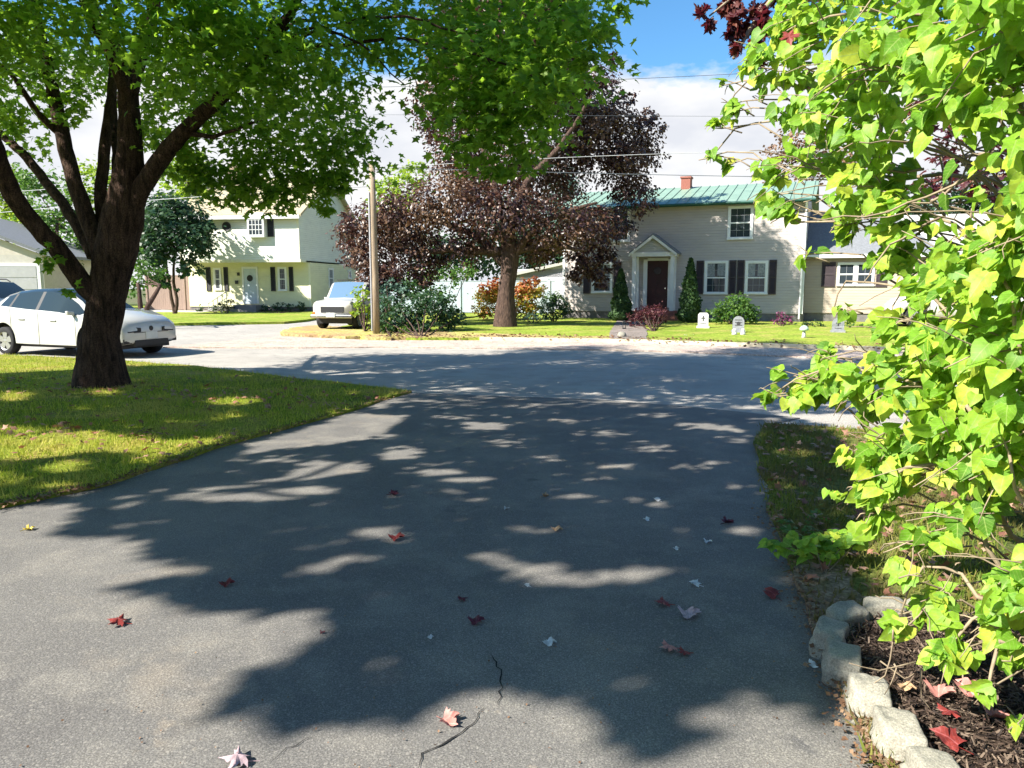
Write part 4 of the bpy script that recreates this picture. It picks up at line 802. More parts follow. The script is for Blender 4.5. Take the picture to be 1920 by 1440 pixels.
# single fallen leaves
FL = {k: leafmat(k+'_fallen_leaf', c, t, .55, .12, veins=tuple(min(.8, v*1.5+.06) for v in c[0])) for k, c, t in (('red', [(.17, .018, .020), (.24, .04, .03)], (.3, .03, .03)), ('pink', [(.42, .17, .14), (.48, .22, .19)], (.5, .2, .2)), ('lilac', [(.42, .30, .33), (.48, .36, .38)], (.5, .3, .3)),
      ('white', [(.55, .55, .55), (.7, .7, .68)], (.5, .5, .5)), ('yellow', [(.6, .42, .05), (.62, .5, .1)], (.6, .5, .1)), ('plum', [(.09, .015, .03), (.12, .02, .035)], (.2, .02, .03)), ('tan', [(.40, .25, .13), (.5, .33, .2)], (.4, .2, .1)))}
ZD = .02
LV = [(220, 1170, .095, 'red', 'pink red fallen leaf lying alone on the sunlit asphalt at left'), (425, 1098, .075, 'red', 'red fallen leaf in the shadow fringe left of the middle'), (743, 1012, .095, 'red', 'red fallen leaf lying in the oval sun patch'), (740, 929, .09, 'plum', 'dark red fallen leaf beyond the one in the oval sun patch'),
      (893, 1168, .075, 'plum', 'dark red fallen leaf alone in the middle of the big shadow'), (842, 1357, .085, 'pink', 'curled salmon pink fallen leaf near the crack'), (442, 1432, .10, 'lilac', 'pale fallen leaf cut by the bottom edge of the photo'), (1292, 1155, .10, 'lilac', 'large pale lilac fallen leaf, the biggest in the shadow at right'),
      (1242, 1134, .08, 'red', 'small red fallen leaf just left of the big lilac one'), (1446, 1118, .095, 'red', 'bright red fallen leaf nearest the right driveway edge'), (1252, 1219, .08, 'pink', 'dull pink fallen leaf touching a small red one'), (1281, 1227, .06, 'red', 'small red fallen leaf touching the dull pink one'),
      (1303, 1097, .065, 'white', 'whitish fallen leaf above the big lilac one'), (1030, 1209, .06, 'white', 'small whitish forked leaf in the centre of the shadow'), (807, 1197, .03, 'white', 'tiny white leaf scrap left of the dark red leaf'), (988, 1099, .035, 'white', 'tiny white leaf scrap at the edge of the long sun patch'),
      (55, 993, .07, 'yellow', 'yellow fallen leaf near the left edge of the photo'), (1044, 995, .07, 'tan', 'tan fallen leaf in the narrow sun streak'), (1213, 976, .05, 'white', 'whitish leaf scrap on the upper right part of the driveway'), (1268, 1031, .04, 'white', 'small white leaf scrap right of the long sun patch'),
      (1327, 1018, .05, 'white', 'pale leaf scrap among the sun flecks at right'), (1365, 981, .09, 'plum', 'dark red leaf among the sun flecks at right'), (1523, 1250, .05, 'white', 'white leaf scrap beside the grey edging stones'), (1232, 939, .06, 'white', 'pale leaf standing on edge far up the driveway'), (1024, 932, .06, 'tan', 'tan leaf far up the driveway beside a sun fleck'),
      (605, 1187, .025, 'plum', 'tiny dark leaf scrap on the sunlit asphalt'), (950, 955, .04, 'white', 'tiny pale scrap far up the driveway, left of the tan leaf'), (866, 1126, .05, 'plum', 'small near black leaf in the deep shadow')]
BL = [(1775, 1393, .105, 'red', 'big red brown fallen leaf on the mulch at the bottom right'), (1760, 1302, .09, 'pink', 'pink fallen leaf on the mulch under the low twig'), (1812, 1297, .10, 'pink', 'larger pink fallen leaf beside the hanging yellow green leaf'), (1778, 1342, .07, 'red', 'small red fallen leaf between the pink ones and the big red one'), (1700, 1293, .06, 'tan', 'tan fallen leaf on the sunlit mulch'), (1868, 1345, .08, 'pink', 'pale pink fallen leaf at the right edge of the mulch')]
def fallen(px, py, s, col, lab, z, grp, i):
    p = gp(px, py, z); rr = random.Random(i*7+3); s *= .82; a = rr.uniform(0, 6.28); c = rr.uniform(.05, .45) if s > .045 else .1
    tv, tf = T_MAPLE_FINE; V = tv.copy(); V[:, 1] -= .4; fold = rr.uniform(.2, .9)
    V[:, 2] = np.abs(V[:, 0])*fold*.5+.10*np.sin(V[:, 1]*5+a)+.8*c*np.maximum(V[:, 1], 0)**2+.15*np.sin(V[:, 0]*6+a); V[:, 2] -= V[:, 2].min()
    ca, sa = math.cos(a), math.sin(a); X = V[:, 0]*ca-V[:, 1]*sa; Y = V[:, 0]*sa+V[:, 1]*ca
    v = [(x*s, y*s, q*s+.002) for x, y, q in zip(X, Y, V[:, 2])]; f = [tuple(t) for t in tf]
    k = len(v); w = .012*s/.09; q0 = (-.4*-sa*1.0, -.4*ca); v += [(.4*sa*s+w*.1, -.4*ca*s, .004), (.4*sa*s-w*.1, -.4*ca*s, .008), (.95*sa*s, -.95*ca*s, .006), (.95*sa*s+w*.12, -.95*ca*s, .002)]; f.append((k, k+1, k+2, k+3))
    o = link_mesh('fallen_leaf', v, f, FL[col], None, True); uvd = o.data.uv_layers.new(name='UVMap').data; T_ = list(T_MAPLE_FINE[0][:, :2])+[(.3, 0)]*4
    for lp in o.data.loops: uvd[lp.index].uv = T_[lp.vertex_index]
    o.location = (p[0], p[1], z); tag(o, lab, 'leaf', grp)
for i, a in enumerate(LV): fallen(*a, ZD-.006, 'fallen leaves on the driveway', i)
for i, a in enumerate(BL): fallen(*a, .10, 'fallen leaves on the mulch', i+50)

# ================================================================= TREES
def A(px, py, Y): return tuple(at(px, py, Y))
def tree(name, label, base, group=None, cat='tree'): return thing(name, label, cat, base, 0, group)
# ---- big green maple, near left
tb = gp(192, 728); Yt = tb[1]; big = tree('green_maple', 'big green maple with a thick dark many stemmed trunk on the near left lawn', (tb[0], tb[1], .04))
tr = MB()
limb(tr, [(tb[0], Yt, -.1), (tb[0], Yt, .10), A(190, 690, Yt), A(188, 640, Yt), A(195, 585, Yt), A(207, 520, Yt), A(220, 460, Yt), A(232, 400, Yt), A(241, 330, Yt-.05), A(244, 250, Yt-.15), A(240, 160, Yt-.3)], 0, 0, 30, .10, .004, .05, 1, rs=[0.404, 0.318, 0.245, 0.237, 0.245, 0.271, 0.258, 0.211, 0.163, 0.133, 0.120], ridges=.16)
limb(tr, [A(240, 170, Yt-.3), A(222, 120, Yt-.4), A(195, 60, Yt-.6), A(170, 20, Yt-.9), A(150, -80, Yt-1.3), A(120, -260, Yt-2)], .13, .045, 14, .12, .01, .08, 2, ridges=.1)
limb(tr, [A(243, 175, Yt-.3), A(262, 110, Yt-.2), A(280, 50, Yt), A(292, -20, Yt+.1), A(310, -200, Yt+.3)], .11, .045, 14, .12, .01, .08, 3, ridges=.1)
limb(tr, [A(242, 400, Yt), A(262, 360, Yt-.1), A(300, 300, Yt-.3), A(345, 245, Yt-.5), A(400, 195, Yt-.8), A(450, 150, Yt-1.1), A(490, 105, Yt-1.4), A(540, 30, Yt-1.9), A(600, -60, Yt-2.4)], 0, 0, 16, .12, .01, .07, 4, rs=[0.142, 0.129, 0.112, 0.099, 0.090, 0.077, 0.065, 0.043, 0.026], ridges=.08)
limb(tr, [A(345, 250, Yt-.5), A(380, 256, Yt-.6), A(420, 250, Yt-.7), A(490, 225, Yt-1.0)], .045, .012, 8, .2, .02, .08, 5)
limb(tr, [A(198, 440, Yt+.2), A(188, 370, Yt+.4), A(196, 290, Yt+.6), A(206, 200, Yt+.8), A(214, 120, Yt+1), A(225, -100, Yt+1.5)], .095, .04, 12, .15, .01, .08, 6, ridges=.1)
limb(tr, [A(205, 430, Yt+.2), A(214, 360, Yt+.5), A(218, 300, Yt+.8), A(214, 240, Yt+1.1), A(210, 60, Yt+2)], .075, .035, 10, .15, .01, .08, 7)
limb(tr, [A(190, 480, Yt), A(165, 410, Yt+.1), A(140, 340, Yt+.2), A(118, 260, Yt+.3), A(100, 180, Yt+.4), A(82, 90, Yt+.4), A(66, 20, Yt+.4), A(30, -160, Yt+.4)], .125, .05, 14, .14, .01, .08, 8, ridges=.1)
limb(tr, [A(175, 480, Yt+.2), A(130, 400, Yt+.5), A(85, 340, Yt+.8), A(40, 285, Yt+1.1), A(-20, 230, Yt+1.5), A(-150, 100, Yt+2.4)], .09, .04, 12, .15, .01, .08, 9)
limb(tr, [A(185, 560, Yt-.1), A(150, 525, Yt-.2), A(110, 470, Yt-.4), A(60, 415, Yt-.6), A(25, 365, Yt-.8), A(0, 310, Yt-1.0), A(-40, 200, Yt-1.4), A(-120, 0, Yt-2.2)], 0, 0, 16, .12, .01, .07, 10, rs=[0.146, 0.129, 0.120, 0.116, 0.112, 0.103, 0.077, 0.039], ridges=.1)
limb(tr, [A(110, 250, Yt+.3), A(70, 210, Yt+.1), A(30, 150, Yt-.2), A(0, 120, Yt-.4)], .06, .02, 8, .2, .02, .08, 11)
for i, (x, yy, d) in enumerate([(700, 100, -2.2), (860, 60, -2.6), (1000, 140, -2.6), (620, 60, -1), (520, 60, 0), (420, 60, 1)]):
    limb(tr, [A(495, 100, Yt-1.42), A((500+x)/2, (90+yy)/2-40, Yt-1.4+d*.3), A(x, yy, Yt+d), A(x+60, yy+60, Yt+d-.2)], .03, .006, 6, .25, .03, .05, 20+i)
tr.build('trunk', M['bark'], big, True, world=True)
lob = plobes([(370, 225, 11.5, .85), (450, 270, 12, .95), (540, 280, 12, 1.0), (620, 275, 11.8, .95), (500, 150, 10, 1.1), (610, 130, 11, .9), (400, 110, 10, 1.0), (330, 60, 9, .9), (560, 200, 12.5, 1.0), (655, 300, 11.4, .55), (430, 340, 12, .45), (540, 360, 11.8, .38), (600, 370, 11.5, .35), (480, 365, 11.8, .35), (640, 352, 11.5, .3), (380, 320, 11.8, .4), (420, 375, 12, .22), (400, 340, 11.9, .45), (460, 350, 11.8, .45), (520, 355, 11.8, .45), (580, 352, 11.7, .42), (640, 340, 11.6, .42), (350, 320, 12, .38), (560, 385, 11.8, .28), (510, 392, 11.8, .2), (620, 385, 11.6, .22), (470, 320, 12, .6), (580, 330, 11.8, .6), (345, 290, 12, .4), (900, 270, 9.6, .5), (960, 230, 9.6, .8), (1040, 60, 9.4, .8), (880, 100, 9.8, .9), (690, 250, 11, .3),
   (850, 130, 10, 1.0), (930, 190, 9.5, 1.0), (1000, 110, 9, 1.0), (1075, 30, 9, .75), (960, 40, 10, 1.1), (850, 20, 10.5, 1.0), (740, 20, 11, .75), (955, 280, 9.5, .5), (1015, 250, 9.3, .45), (1060, 130, 9, .55), (880, 240, 9.8, .5), (1100, 110, 9, .28), (925, 325, 9.5, .3), (985, 320, 9.5, .26), (1020, 190, 8.8, .6), (810, 170, 10.4, .4), (1120, 60, 9.2, .3),
   (700, 60, 9.5, .5), (640, 30, 9, .7), (540, 40, 9, .7), (130, 190, 12, .5), (60, 90, 13.5, .9), (190, 140, 13.8, .8), (300, 100, 13.5, .9), (380, 180, 13.8, .9), (450, 60, 13.5, 1.0), (300, 260, 13.6, .5), (520, 90, 13.5, .9), (0, 170, 13.5, .6), (280, 230, 12.8, .5), (60, 140, 12, .8), (230, 60, 9.6, .5), (110, 40, 11, .9), (380, 30, 9.2, .8), (470, 60, 9.4, .8), (20, 40, 10, .9), (-60, 200, 12, 1.0), (200, 10, 10, .7), (30, 230, 12.5, .35), (150, 110, 12.5, .45), (60, 260, 13, .4), (300, 170, 12.6, .5), (-60, 60, 10, 1.0), (105, 500, 10.7, .22), (125, 545, 10.7, .16), (90, 470, 10.9, .18), (330, 310, 12.8, .3)])
rr = random.Random(5); k = 0
while k < 62:                                            # the crown above and beside the picture
    x, y_, z = -6.0+rr.gauss(0, 3.4), 11.5+rr.gauss(0, 2.7), rr.uniform(5.8, 10.8)
    if z < 1.6+y_*.42+.6 and -.75 < x/max(y_, .1) < .2: continue
    if ((x+6)/6.8)**2+((y_-11.5)/5.2)**2+((z-6.5)/4.6)**2 > 1: continue
    lob.append((x, y_, z, rr.uniform(.8, 1.25))); k += 1
crown(big, 'crown', lob, 620, .112, T_MAPLE, L['maple'], up=.9, out=.25, jit=.6, droop=.55, sub=.33, flat=.75, shell=.55)

# ---- the tree whose shadow lies over the driveway: stands left of the camera, outside the picture
POLY = [(200, 915), (125, 1003), (250, 1005), (330, 1022), (285, 1038), (380, 1058), (460, 1066), (330, 1088), (245, 1107), (300, 1120), (380, 1125), (420, 1150), (520, 1152), (640, 1135), (662, 1185), (600, 1222), (535, 1250), (500, 1272), (462, 1302), (520, 1348), (600, 1362), (700, 1345), (770, 1352), (830, 1300), (900, 1282), (1050, 1282), (1120, 1320), (1180, 1362), (1190, 1395), (1230, 1412), (1290, 1412), (1332, 1388), (1250, 1350), (1290, 1322), (1450, 1318), (1570, 1330), (1640, 1260), (1640, 1000), (1600, 860), (1560, 800), (1430, 775), (1100, 748), (770, 738), (560, 800), (380, 850)]
HOLES = [[(570, 802), (650, 776), (775, 780), (735, 815), (645, 834), (560, 842), (440, 858), (500, 822)], [(285, 940), (415, 911), (535, 894), (585, 864), (690, 868), (720, 897), (620, 903), (660, 926), (545, 944), (395, 946)],
 [(630, 1000), (700, 985), (765, 990), (800, 1010), (760, 1026), (690, 1012)], [(505, 1095), (560, 1062), (640, 1037), (740, 1035), (790, 1048), (700, 1060), (600, 1082), (530, 1100)], [(955, 992), (1010, 988), (1080, 994), (1060, 1006), (970, 1008)],
 [(870, 1040), (960, 1030), (1010, 1060), (1120, 1078), (1170, 1055), (1230, 1060), (1320, 1068), (1240, 1103), (1120, 1112), (1000, 1112), (960, 1088), (890, 1060)], [(1155, 1258), (1210, 1250), (1290, 1290), (1270, 1310), (1190, 1300)], [(925, 1240), (1000, 1238), (1040, 1256), (960, 1268)],
 [(510, 990), (590, 985), (600, 1003), (520, 1005)], [(420, 1145), (470, 1132), (510, 1140), (470, 1150)], [(620, 1290), (680, 1290), (690, 1320), (640, 1325)], [(400, 860), (460, 850), (480, 862), (420, 872)], [(860, 790), (960, 795), (955, 808), (880, 805)], [(860, 938), (900, 930), (940, 938), (900, 946)], [(1030, 925), (1130, 928), (1140, 940), (1040, 940)], [(300, 930), (230, 950), (180, 960), (250, 960)],
 [(1110, 870), (1180, 868), (1200, 880), (1130, 882)], [(780, 880), (860, 878), (900, 890), (950, 905), (860, 908), (790, 900)], [(1250, 985), (1300, 982), (1310, 1000), (1270, 1002)], [(1340, 990), (1400, 988), (1440, 1008), (1370, 1008)], [(1260, 790), (1380, 800), (1410, 815), (1300, 805)], [(700, 850), (780, 845), (800, 860), (720, 868)], [(560, 1030), (600, 1022), (620, 1032), (570, 1040)]]
def proj(P):
    z = P[:, 2]-EYE; f = P[:, 1]*math.cos(PITCH)-z*math.sin(PITCH); u = P[:, 1]*math.sin(PITCH)+z*math.cos(PITCH)
    return np.stack([960+FPX*P[:, 0]/f, 720-FPX*u/f], 1)
n = 46000; S = np.stack([rng.uniform(-4.2, 4.2, n), rng.uniform(2.2, 9.6, n), np.zeros(n)], 1); q = proj(S)
keep = inpoly(q, POLY)
for h_ in HOLES: keep &= ~inpoly(q, h_)
keep &= ~((S[:, 0] > 1.95) & (S[:, 1] < 4.4)); keep &= (np.sin(S[:, 0]*5.1+S[:, 1]*2.3)+np.sin(S[:, 1]*7.3-S[:, 0]*2.9)+rng.normal(size=n)*.8) > np.interp(S[:, 1], [4, 7], [-1.9, -1.0])
S = S[keep]; n = len(S)
Z = np.interp(S[:, 1], [4.2, 6.5], [6.7, 4.9])+.4*np.sin(S[:, 0]*.9+S[:, 1]*.6)+rng.uniform(-.3, .5, n)
P = S+np.outer(Z, np.array([SUNV.x/SUNV.z, SUNV.y/SUNV.z, 1]))
shade = tree('shade_maple', 'tall green maple left of the camera that casts the leafy shadow on the driveway', (-12.6, -4.0, .04))
N = np.array([-.35, -.2, .9])+rnd(n)*.35; T = rnd(n)+np.array([0, 0, -.3])
cloud('crown', P, N, T, np.interp(S[:, 1], [4.2, 6.5], [.155, .115])*rng.uniform(.6, 1.2, n), T_MAPLE, L['shade'], shade)
ts = MB(); limb(ts, [(-12.6, -4.0, -.1), (-12.6, -4, 1), (-12.5, -3.9, 2.6), (-12.4, -3.8, 4.2), (-12.2, -3.6, 5.6), (-12.0, -3.3, 7.2)], 0, 0, 18, .15, .01, .06, 50, rs=[.34, .26, .24, .21, .15, .08], ridges=.08)
limb(ts, [(-12.4, -3.8, 4.2), (-13.2, -1.5, 5.5), (-13.2, .4, 6.5), (-11.6, 1.5, 7), (-8.5, 2.1, 7), (-7.2, 2.4, 7.1)], .12, .03, 8, .3, .03, .05, 57)
kk = rng.permutation(n)[:46]
for i, j in enumerate(kk):
    e = P[j]; s0 = np.array([-8.5-.4*(i % 4), 2.1-.12*(i % 4), 7.0]); mid_ = (s0+e)/2+np.array([0, 0, .25])
    if i < 14: limb(ts, [tuple(s0), tuple(mid_), tuple(e)], .045, .010, 6, .35, .03, .05, 60+i)
ts.build('trunk', M['bark'], shade, True, world=True)
# crown above it, beyond its layer of shadow
lo2 = [(-12.5+random.uniform(-1.4, 1.4), -5.6+random.uniform(-1.6, 1.0), random.uniform(5.5, 9), random.uniform(.7, 1.1)) for _ in range(16)]
crown(shade, 'upper_crown', lo2, 260, .14, T_MAPLE, L['shade'])
# ---- a second tree further left, over the near lawn
LP = [[(-300, 730), (0, 705), (150, 698), (330, 676), (520, 690), (780, 728), (600, 795), (480, 828), (330, 832), (200, 812), (60, 820), (-300, 850)], [(-200, 880), (60, 872), (200, 858), (330, 868), (460, 838), (420, 870), (300, 915), (120, 945), (-100, 960)]]
LH = [[(0, 738), (90, 742), (70, 758), (0, 760)], [(180, 732), (240, 738), (230, 750), (180, 745)], [(420, 750), (510, 755), (470, 768), (410, 762)], [(130, 880), (180, 882), (160, 900), (120, 895)], [(0, 800), (40, 800), (60, 818), (0, 820)], [(610, 780), (640, 770), (650, 780), (620, 790)], [(0, 895), (60, 890), (80, 915), (0, 920)], [(300, 790), (360, 795), (330, 805)]]
n = 44000; S2 = np.stack([rng.uniform(-12.5, -1.3, n), rng.uniform(4.6, 14.5, n), np.zeros(n)], 1); q = proj(S2); k1 = inpoly(q, LP[0]); k2 = inpoly(q, LP[1])&(np.sin(q[:, 0]*.035)+np.sin(q[:, 1]*.16+q[:, 0]*.011) > -.35); keep = (k1 | k2)
for h_ in LH: keep &= ~inpoly(q, h_)
keep &= (np.sin(S2[:, 0]*3.3+S2[:, 1]*1.1)+np.sin(S2[:, 1]*4.1-S2[:, 0]*1.9)+rng.normal(size=n)*.9) > -1.5
S2 = S2[keep]; n2 = len(S2); Z2 = 7.0+.8*np.sin(S2[:, 0]*.8)+rng.uniform(-.7, .9, n2); P2_ = S2+np.outer(Z2, np.array([SUNV.x/SUNV.z, SUNV.y/SUNV.z, 1]))
lt = tree('lawn_maple', 'second green maple farther left, outside the picture, shading the near lawn', (-17.5, 3.5, .04))
cloud('crown', P2_, np.array([-.35, -.2, .9])+rnd(n2)*.35, rnd(n2)+np.array([0, 0, -.3]), .17*rng.uniform(.6, 1.15, n2), T_MAPLE, L['shade'], lt)
t2 = MB(); limb(t2, [(-17.5, 3.5, -.1), (-17.5, 3.5, 1), (-17.3, 3.6, 2.8), (-17, 3.8, 4.6), (-16.6, 4.2, 6.6)], 0, 0, 18, .15, .01, .06, 550, rs=[.36, .28, .25, .22, .1], ridges=.08)
for i, j in enumerate(rng.permutation(n2)[:12]):
    e = P2_[j]; s0 = np.array([-17.1, 3.7, 3.8+.2*i]); limb(t2, [tuple(s0), tuple((s0+e)/2+np.array([0, 0, .4])), tuple(e)], .045, .012, 6, .35, .03, .05, 560+i)
t2.build('trunk', M['bark'], lt, True, world=True)

# the green maple's boughs towards the camera, over the mouth of the driveway
n = 9000; S3 = np.stack([rng.uniform(-1.8, 6.5, n), rng.uniform(9.2, 13.6, n), np.zeros(n)], 1); q = proj(S3); k3 = (q[:, 1] > 692) & (q[:, 1] < 775) & (q[:, 0] > 740+(760-q[:, 1])*.8)
k3 &= (np.sin(S3[:, 0]*4.3+S3[:, 1]*2.3)+np.sin(S3[:, 1]*6.3-S3[:, 0]*1.9)+rng.normal(size=n)*.8) > -1.3; S3 = S3[k3]; n3 = len(S3); Z3 = 6.6+rng.uniform(-.4, .7, n3); P3 = S3+np.outer(Z3, np.array([SUNV.x/SUNV.z, SUNV.y/SUNV.z, 1]))
cloud('outer_crown', P3, np.array([-.35, -.2, .9])+rnd(n3)*.35, rnd(n3)+np.array([0, 0, -.3]), .14*rng.uniform(.6, 1.2, n3), T_MAPLE, L['maple'], big)

# ---- purple maple across the street
p_ = gp(948, 612, .1); pm = tree('purple_maple', 'broad dark purple maple with a stout trunk across the street, between the two houses', (p_[0], p_[1], .1)); Yp = p_[1]
tr = MB(); limb(tr, [(p_[0], Yp, -.1), (p_[0], Yp, .12), A(948, 580, Yp), A(950, 540, Yp), A(955, 500, Yp), A(955, 460, Yp), A(950, 400, Yp)], 0, 0, 18, .15, .01, .06, 71, rs=[.46, .38, .29, .28, .31, .24, .14], ridges=.08)
for i, pts in enumerate([[(950, 500), (900, 450), (840, 420), (760, 400)], [(955, 490), (1000, 430), (1060, 400), (1120, 380)], [(952, 450), (930, 350), (900, 260), (880, 200)], [(952, 430), (990, 340), (1060, 260), (1110, 180)], [(940, 470), (860, 470), (760, 470), (690, 450)], [(960, 470), (1040, 460), (1100, 470)]]):
    limb(tr, [A(x, y_, Yp+(-.6 if i % 2 else .5)*j*.6) for j, (x, y_) in enumerate(pts)], .18, .04, 8, .4, .05, .05, 72+i)
tr.build('trunk', M['bark2'], pm, True, world=True)
lobp = plobes([(700, 420, 28, 1.05), (665, 450, 29, .8), (765, 400, 28, 1.3), (850, 380, 27.5, 1.5), (950, 400, 27, 1.4), (1050, 420, 27.5, 1.4), (1110, 430, 29, 1.1), (1170, 320, 30, 1.25), (1200, 250, 30, .95), (1110, 200, 31, 1.3), (1125, 150, 31, .75), (1080, 280, 30, 1.4), (980, 300, 29, 1.5), (860, 290, 30, 1.3), (1190, 370, 29.5, .85), (720, 500, 28, .9), (800, 470, 28.5, 1.1), (880, 460, 28, .9), (1095, 485, 29, .7), (735, 520, 27.5, .6), (700, 525, 27.5, .7), (680, 480, 28, .8), (750, 540, 27.3, .45), (790, 515, 28, .6), (650, 420, 28.5, .5), (1120, 505, 29, .55), (1080, 520, 28.6, .4), (1010, 470, 28, .8),
  (950, 60, 27, 1.6), (1020, 60, 27, 1.4), (880, 80, 27.5, 1.6), (1060, 90, 28, .9), (980, 10, 27, 1.5), (1045, 20, 27, 1.1), (900, 0, 28, 1.5), (960, -60, 26.5, 1.5), (1020, -40, 26.5, 1.2), (1150, 220, 29, .9), (1100, 250, 29, 1.2), (1170, 290, 29, 1.0), (1060, 180, 29.5, 1.1), (900, 130, 30, 1.3), (1000, 110, 30, 1.3), (830, 180, 30, 1.3), (1060, 150, 30, 1.0), (940, 90, 30, 1.0), (900, 220, 32, 1.2), (1000, 180, 32, 1.4), (1225, 290, 30, .55), (1215, 220, 30.5, .45), (1150, 110, 31, .35), (1085, 140, 31, .6), (1180, 180, 31, .35), (1130, 530, 29, .35), (1140, 480, 29, .5), (820, 240, 31, .8), (900, 330, 31.5, 1.6), (1030, 340, 31.5, 1.6), (760, 440, 30.5, 1.2), (1150, 420, 31, .9), (1240, 240, 30.5, .25)])
crown(pm, 'crown', lobp, 1350, .135, T_OVAL, L['purple'], up=.5, out=.8, jit=.5, droop=.6, sub=.26, flat=.8, shell=.35)

def simple_tree(name, label, px, pby, lobes, m, dens=200, size=.2, trunk=(.12, .05), tmpl=T_QUAD, base=None, group=None, stems=None, barkm='bark2', cat='tree', **kw):
    b = gp(px, pby, .1) if base is None else np.array(base); t = tree(name, label, (b[0], b[1], .1), group, cat); ls = plobes(lobes); mb = MB()
    top = np.mean([l[:3] for l in ls], axis=0)
    for i in range(len(stems) if stems else 1):
        s = stems[i] if stems else None
        pts = [(b[0], b[1], -.05)]+([A(x, y_, b[1]) for x, y_ in s] if s else [tuple(b*.5+top*.5*np.array([1, 1, .6])), tuple(top)])
        limb(mb, pts, trunk[0], trunk[1], 9, .3, .02, .07, 90+i)
    for i, l in enumerate(ls[:10]): limb(mb, [tuple(pts[-1]), tuple((top+np.array(l[:3]))/2), tuple(l[:3])], trunk[1]*.6, .012, 6, .4, .03, .05, 95+i)
    mb.build('trunk', M[barkm], t, True, world=True); crown(t, 'crown', ls, dens*1.9, size*.8, tmpl, m, **kw); return t
simple_tree('small_tree', 'dark green multi stemmed tree left of the yellow house', 328, 588, [(300, 430, 40, 1.5), (345, 450, 40, 1.4), (290, 480, 39, 1.1), (375, 440, 41, 1.0), (330, 400, 41, 1.3), (270, 420, 41, 1.3), (350, 500, 39.5, .7), (385, 470, 40.5, .5), (300, 390, 41, 1.2), (360, 400, 41.5, 1.0), (270, 460, 39.5, 1.0), (390, 430, 41, .6), (300, 520, 39, .6), (320, 540, 39, .35)], L['dark'], 300, .26, (.10, .05), stems=[[(322, 560), (315, 520), (310, 480)], [(332, 560), (325, 530), (328, 470)]], out=.7)
simple_tree('young_tree', 'low bright green tree with a forked trunk right behind the big maple trunk', 268, 612, [(262, 500, 29, .8), (285, 520, 29, .5), (250, 540, 29, .5), (300, 535, 29, .3)], L['mid'], 300, .17, (.12, .06), stems=[[(266, 590), (262, 560), (258, 530)], [(270, 590), (285, 560), (300, 535)]])
for i, (lab, lo, m) in enumerate([('sunlit yellow green tree just right of the big trunk, over the small dark tree', [(345, 350, 46, 1.3), (375, 370, 46, 1.1), (330, 320, 47, 1.3), (365, 310, 47, 1.1)], 'bright'), ('bright green tree seen between the left limbs of the big maple', [(90, 410, 48, 1.8), (150, 460, 47, 1.6), (60, 340, 50, 1.7), (110, 500, 45, 1.2), (130, 380, 49, 1.4)], 'mid'),
    ('yellow green tree above the garage roof at far left', [(20, 400, 54, 1.8), (-40, 350, 55, 2.2), (50, 430, 53, 1.4), (10, 340, 56, 1.4)], 'bright'), ('yellow green tree between the inner stems of the big maple', [(180, 330, 50, 1.6), (210, 400, 50, 1.5), (170, 400, 51, 1.2), (240, 340, 52, 1.2)], 'bright')]):
    b = at(lo[0][0], 595, lo[0][2]); simple_tree('background_tree', lab, 0, 0, lo, L[m], 150, .32, (.2, .08), base=(b[0], b[1], .1), group='trees behind the left houses')
b = at(740, 590, 47); simple_tree('background_tree', 'light green tree top showing through the purple maple, right of the pole', 0, 0, [(750, 370, 47, 1.4), (715, 350, 48, 1.0), (770, 330, 48, 1.2), (700, 400, 47, 1.0)], L['bright'], 150, .3, (.2, .08), base=(b[0], b[1], .1), group='trees behind the purple maple')
b = at(960, 590, 52); simple_tree('background_tree', 'dark green trees low behind the purple maple trunk', 0, 0, [(900, 470, 52, 2.6), (1000, 470, 52, 2.6), (1060, 440, 53, 2.6), (820, 480, 52, 2.2), (960, 420, 54, 3), (1080, 480, 52, 1.6)], L['dark'], 130, .36, (.3, .1), base=(b[0], b[1], .1), group='trees behind the purple maple')
b = at(1062, 590, 50); simple_tree('background_tree', 'blue green conifer top left of the beige house roof', 0, 0, [(1062, 350, 50, 1.2), (1066, 390, 50, 1.5), (1060, 430, 50, 1.8), (1064, 325, 50, .6)], L['blue'], 200, .26, (.2, .08), base=(b[0], b[1], .1), group='trees behind the purple maple')
b = at(1470, 590, 50); simple_tree('background_tree', 'bare looking russet tree rising behind the green roof', 0, 0, [(1460, 300, 50, 1.3), (1490, 260, 50, 1.6), (1440, 330, 50, .8), (1530, 300, 51, 2), (1600, 300, 52, 2.4)], L['brown'], 110, .28, (.2, .08), base=(b[0], b[1], .1), group='trees behind the beige house')
b = at(1780, 590, 55); simple_tree('background_tree', 'dark green tree behind the pale neighbour house at right', 0, 0, [(1700, 400, 55, 2.6), (1800, 380, 55, 3), (1900, 400, 54, 3), (1980, 380, 54, 3)], L['dark'], 110, .36, (.3, .1), base=(b[0], b[1], .1), group='trees behind the beige house')

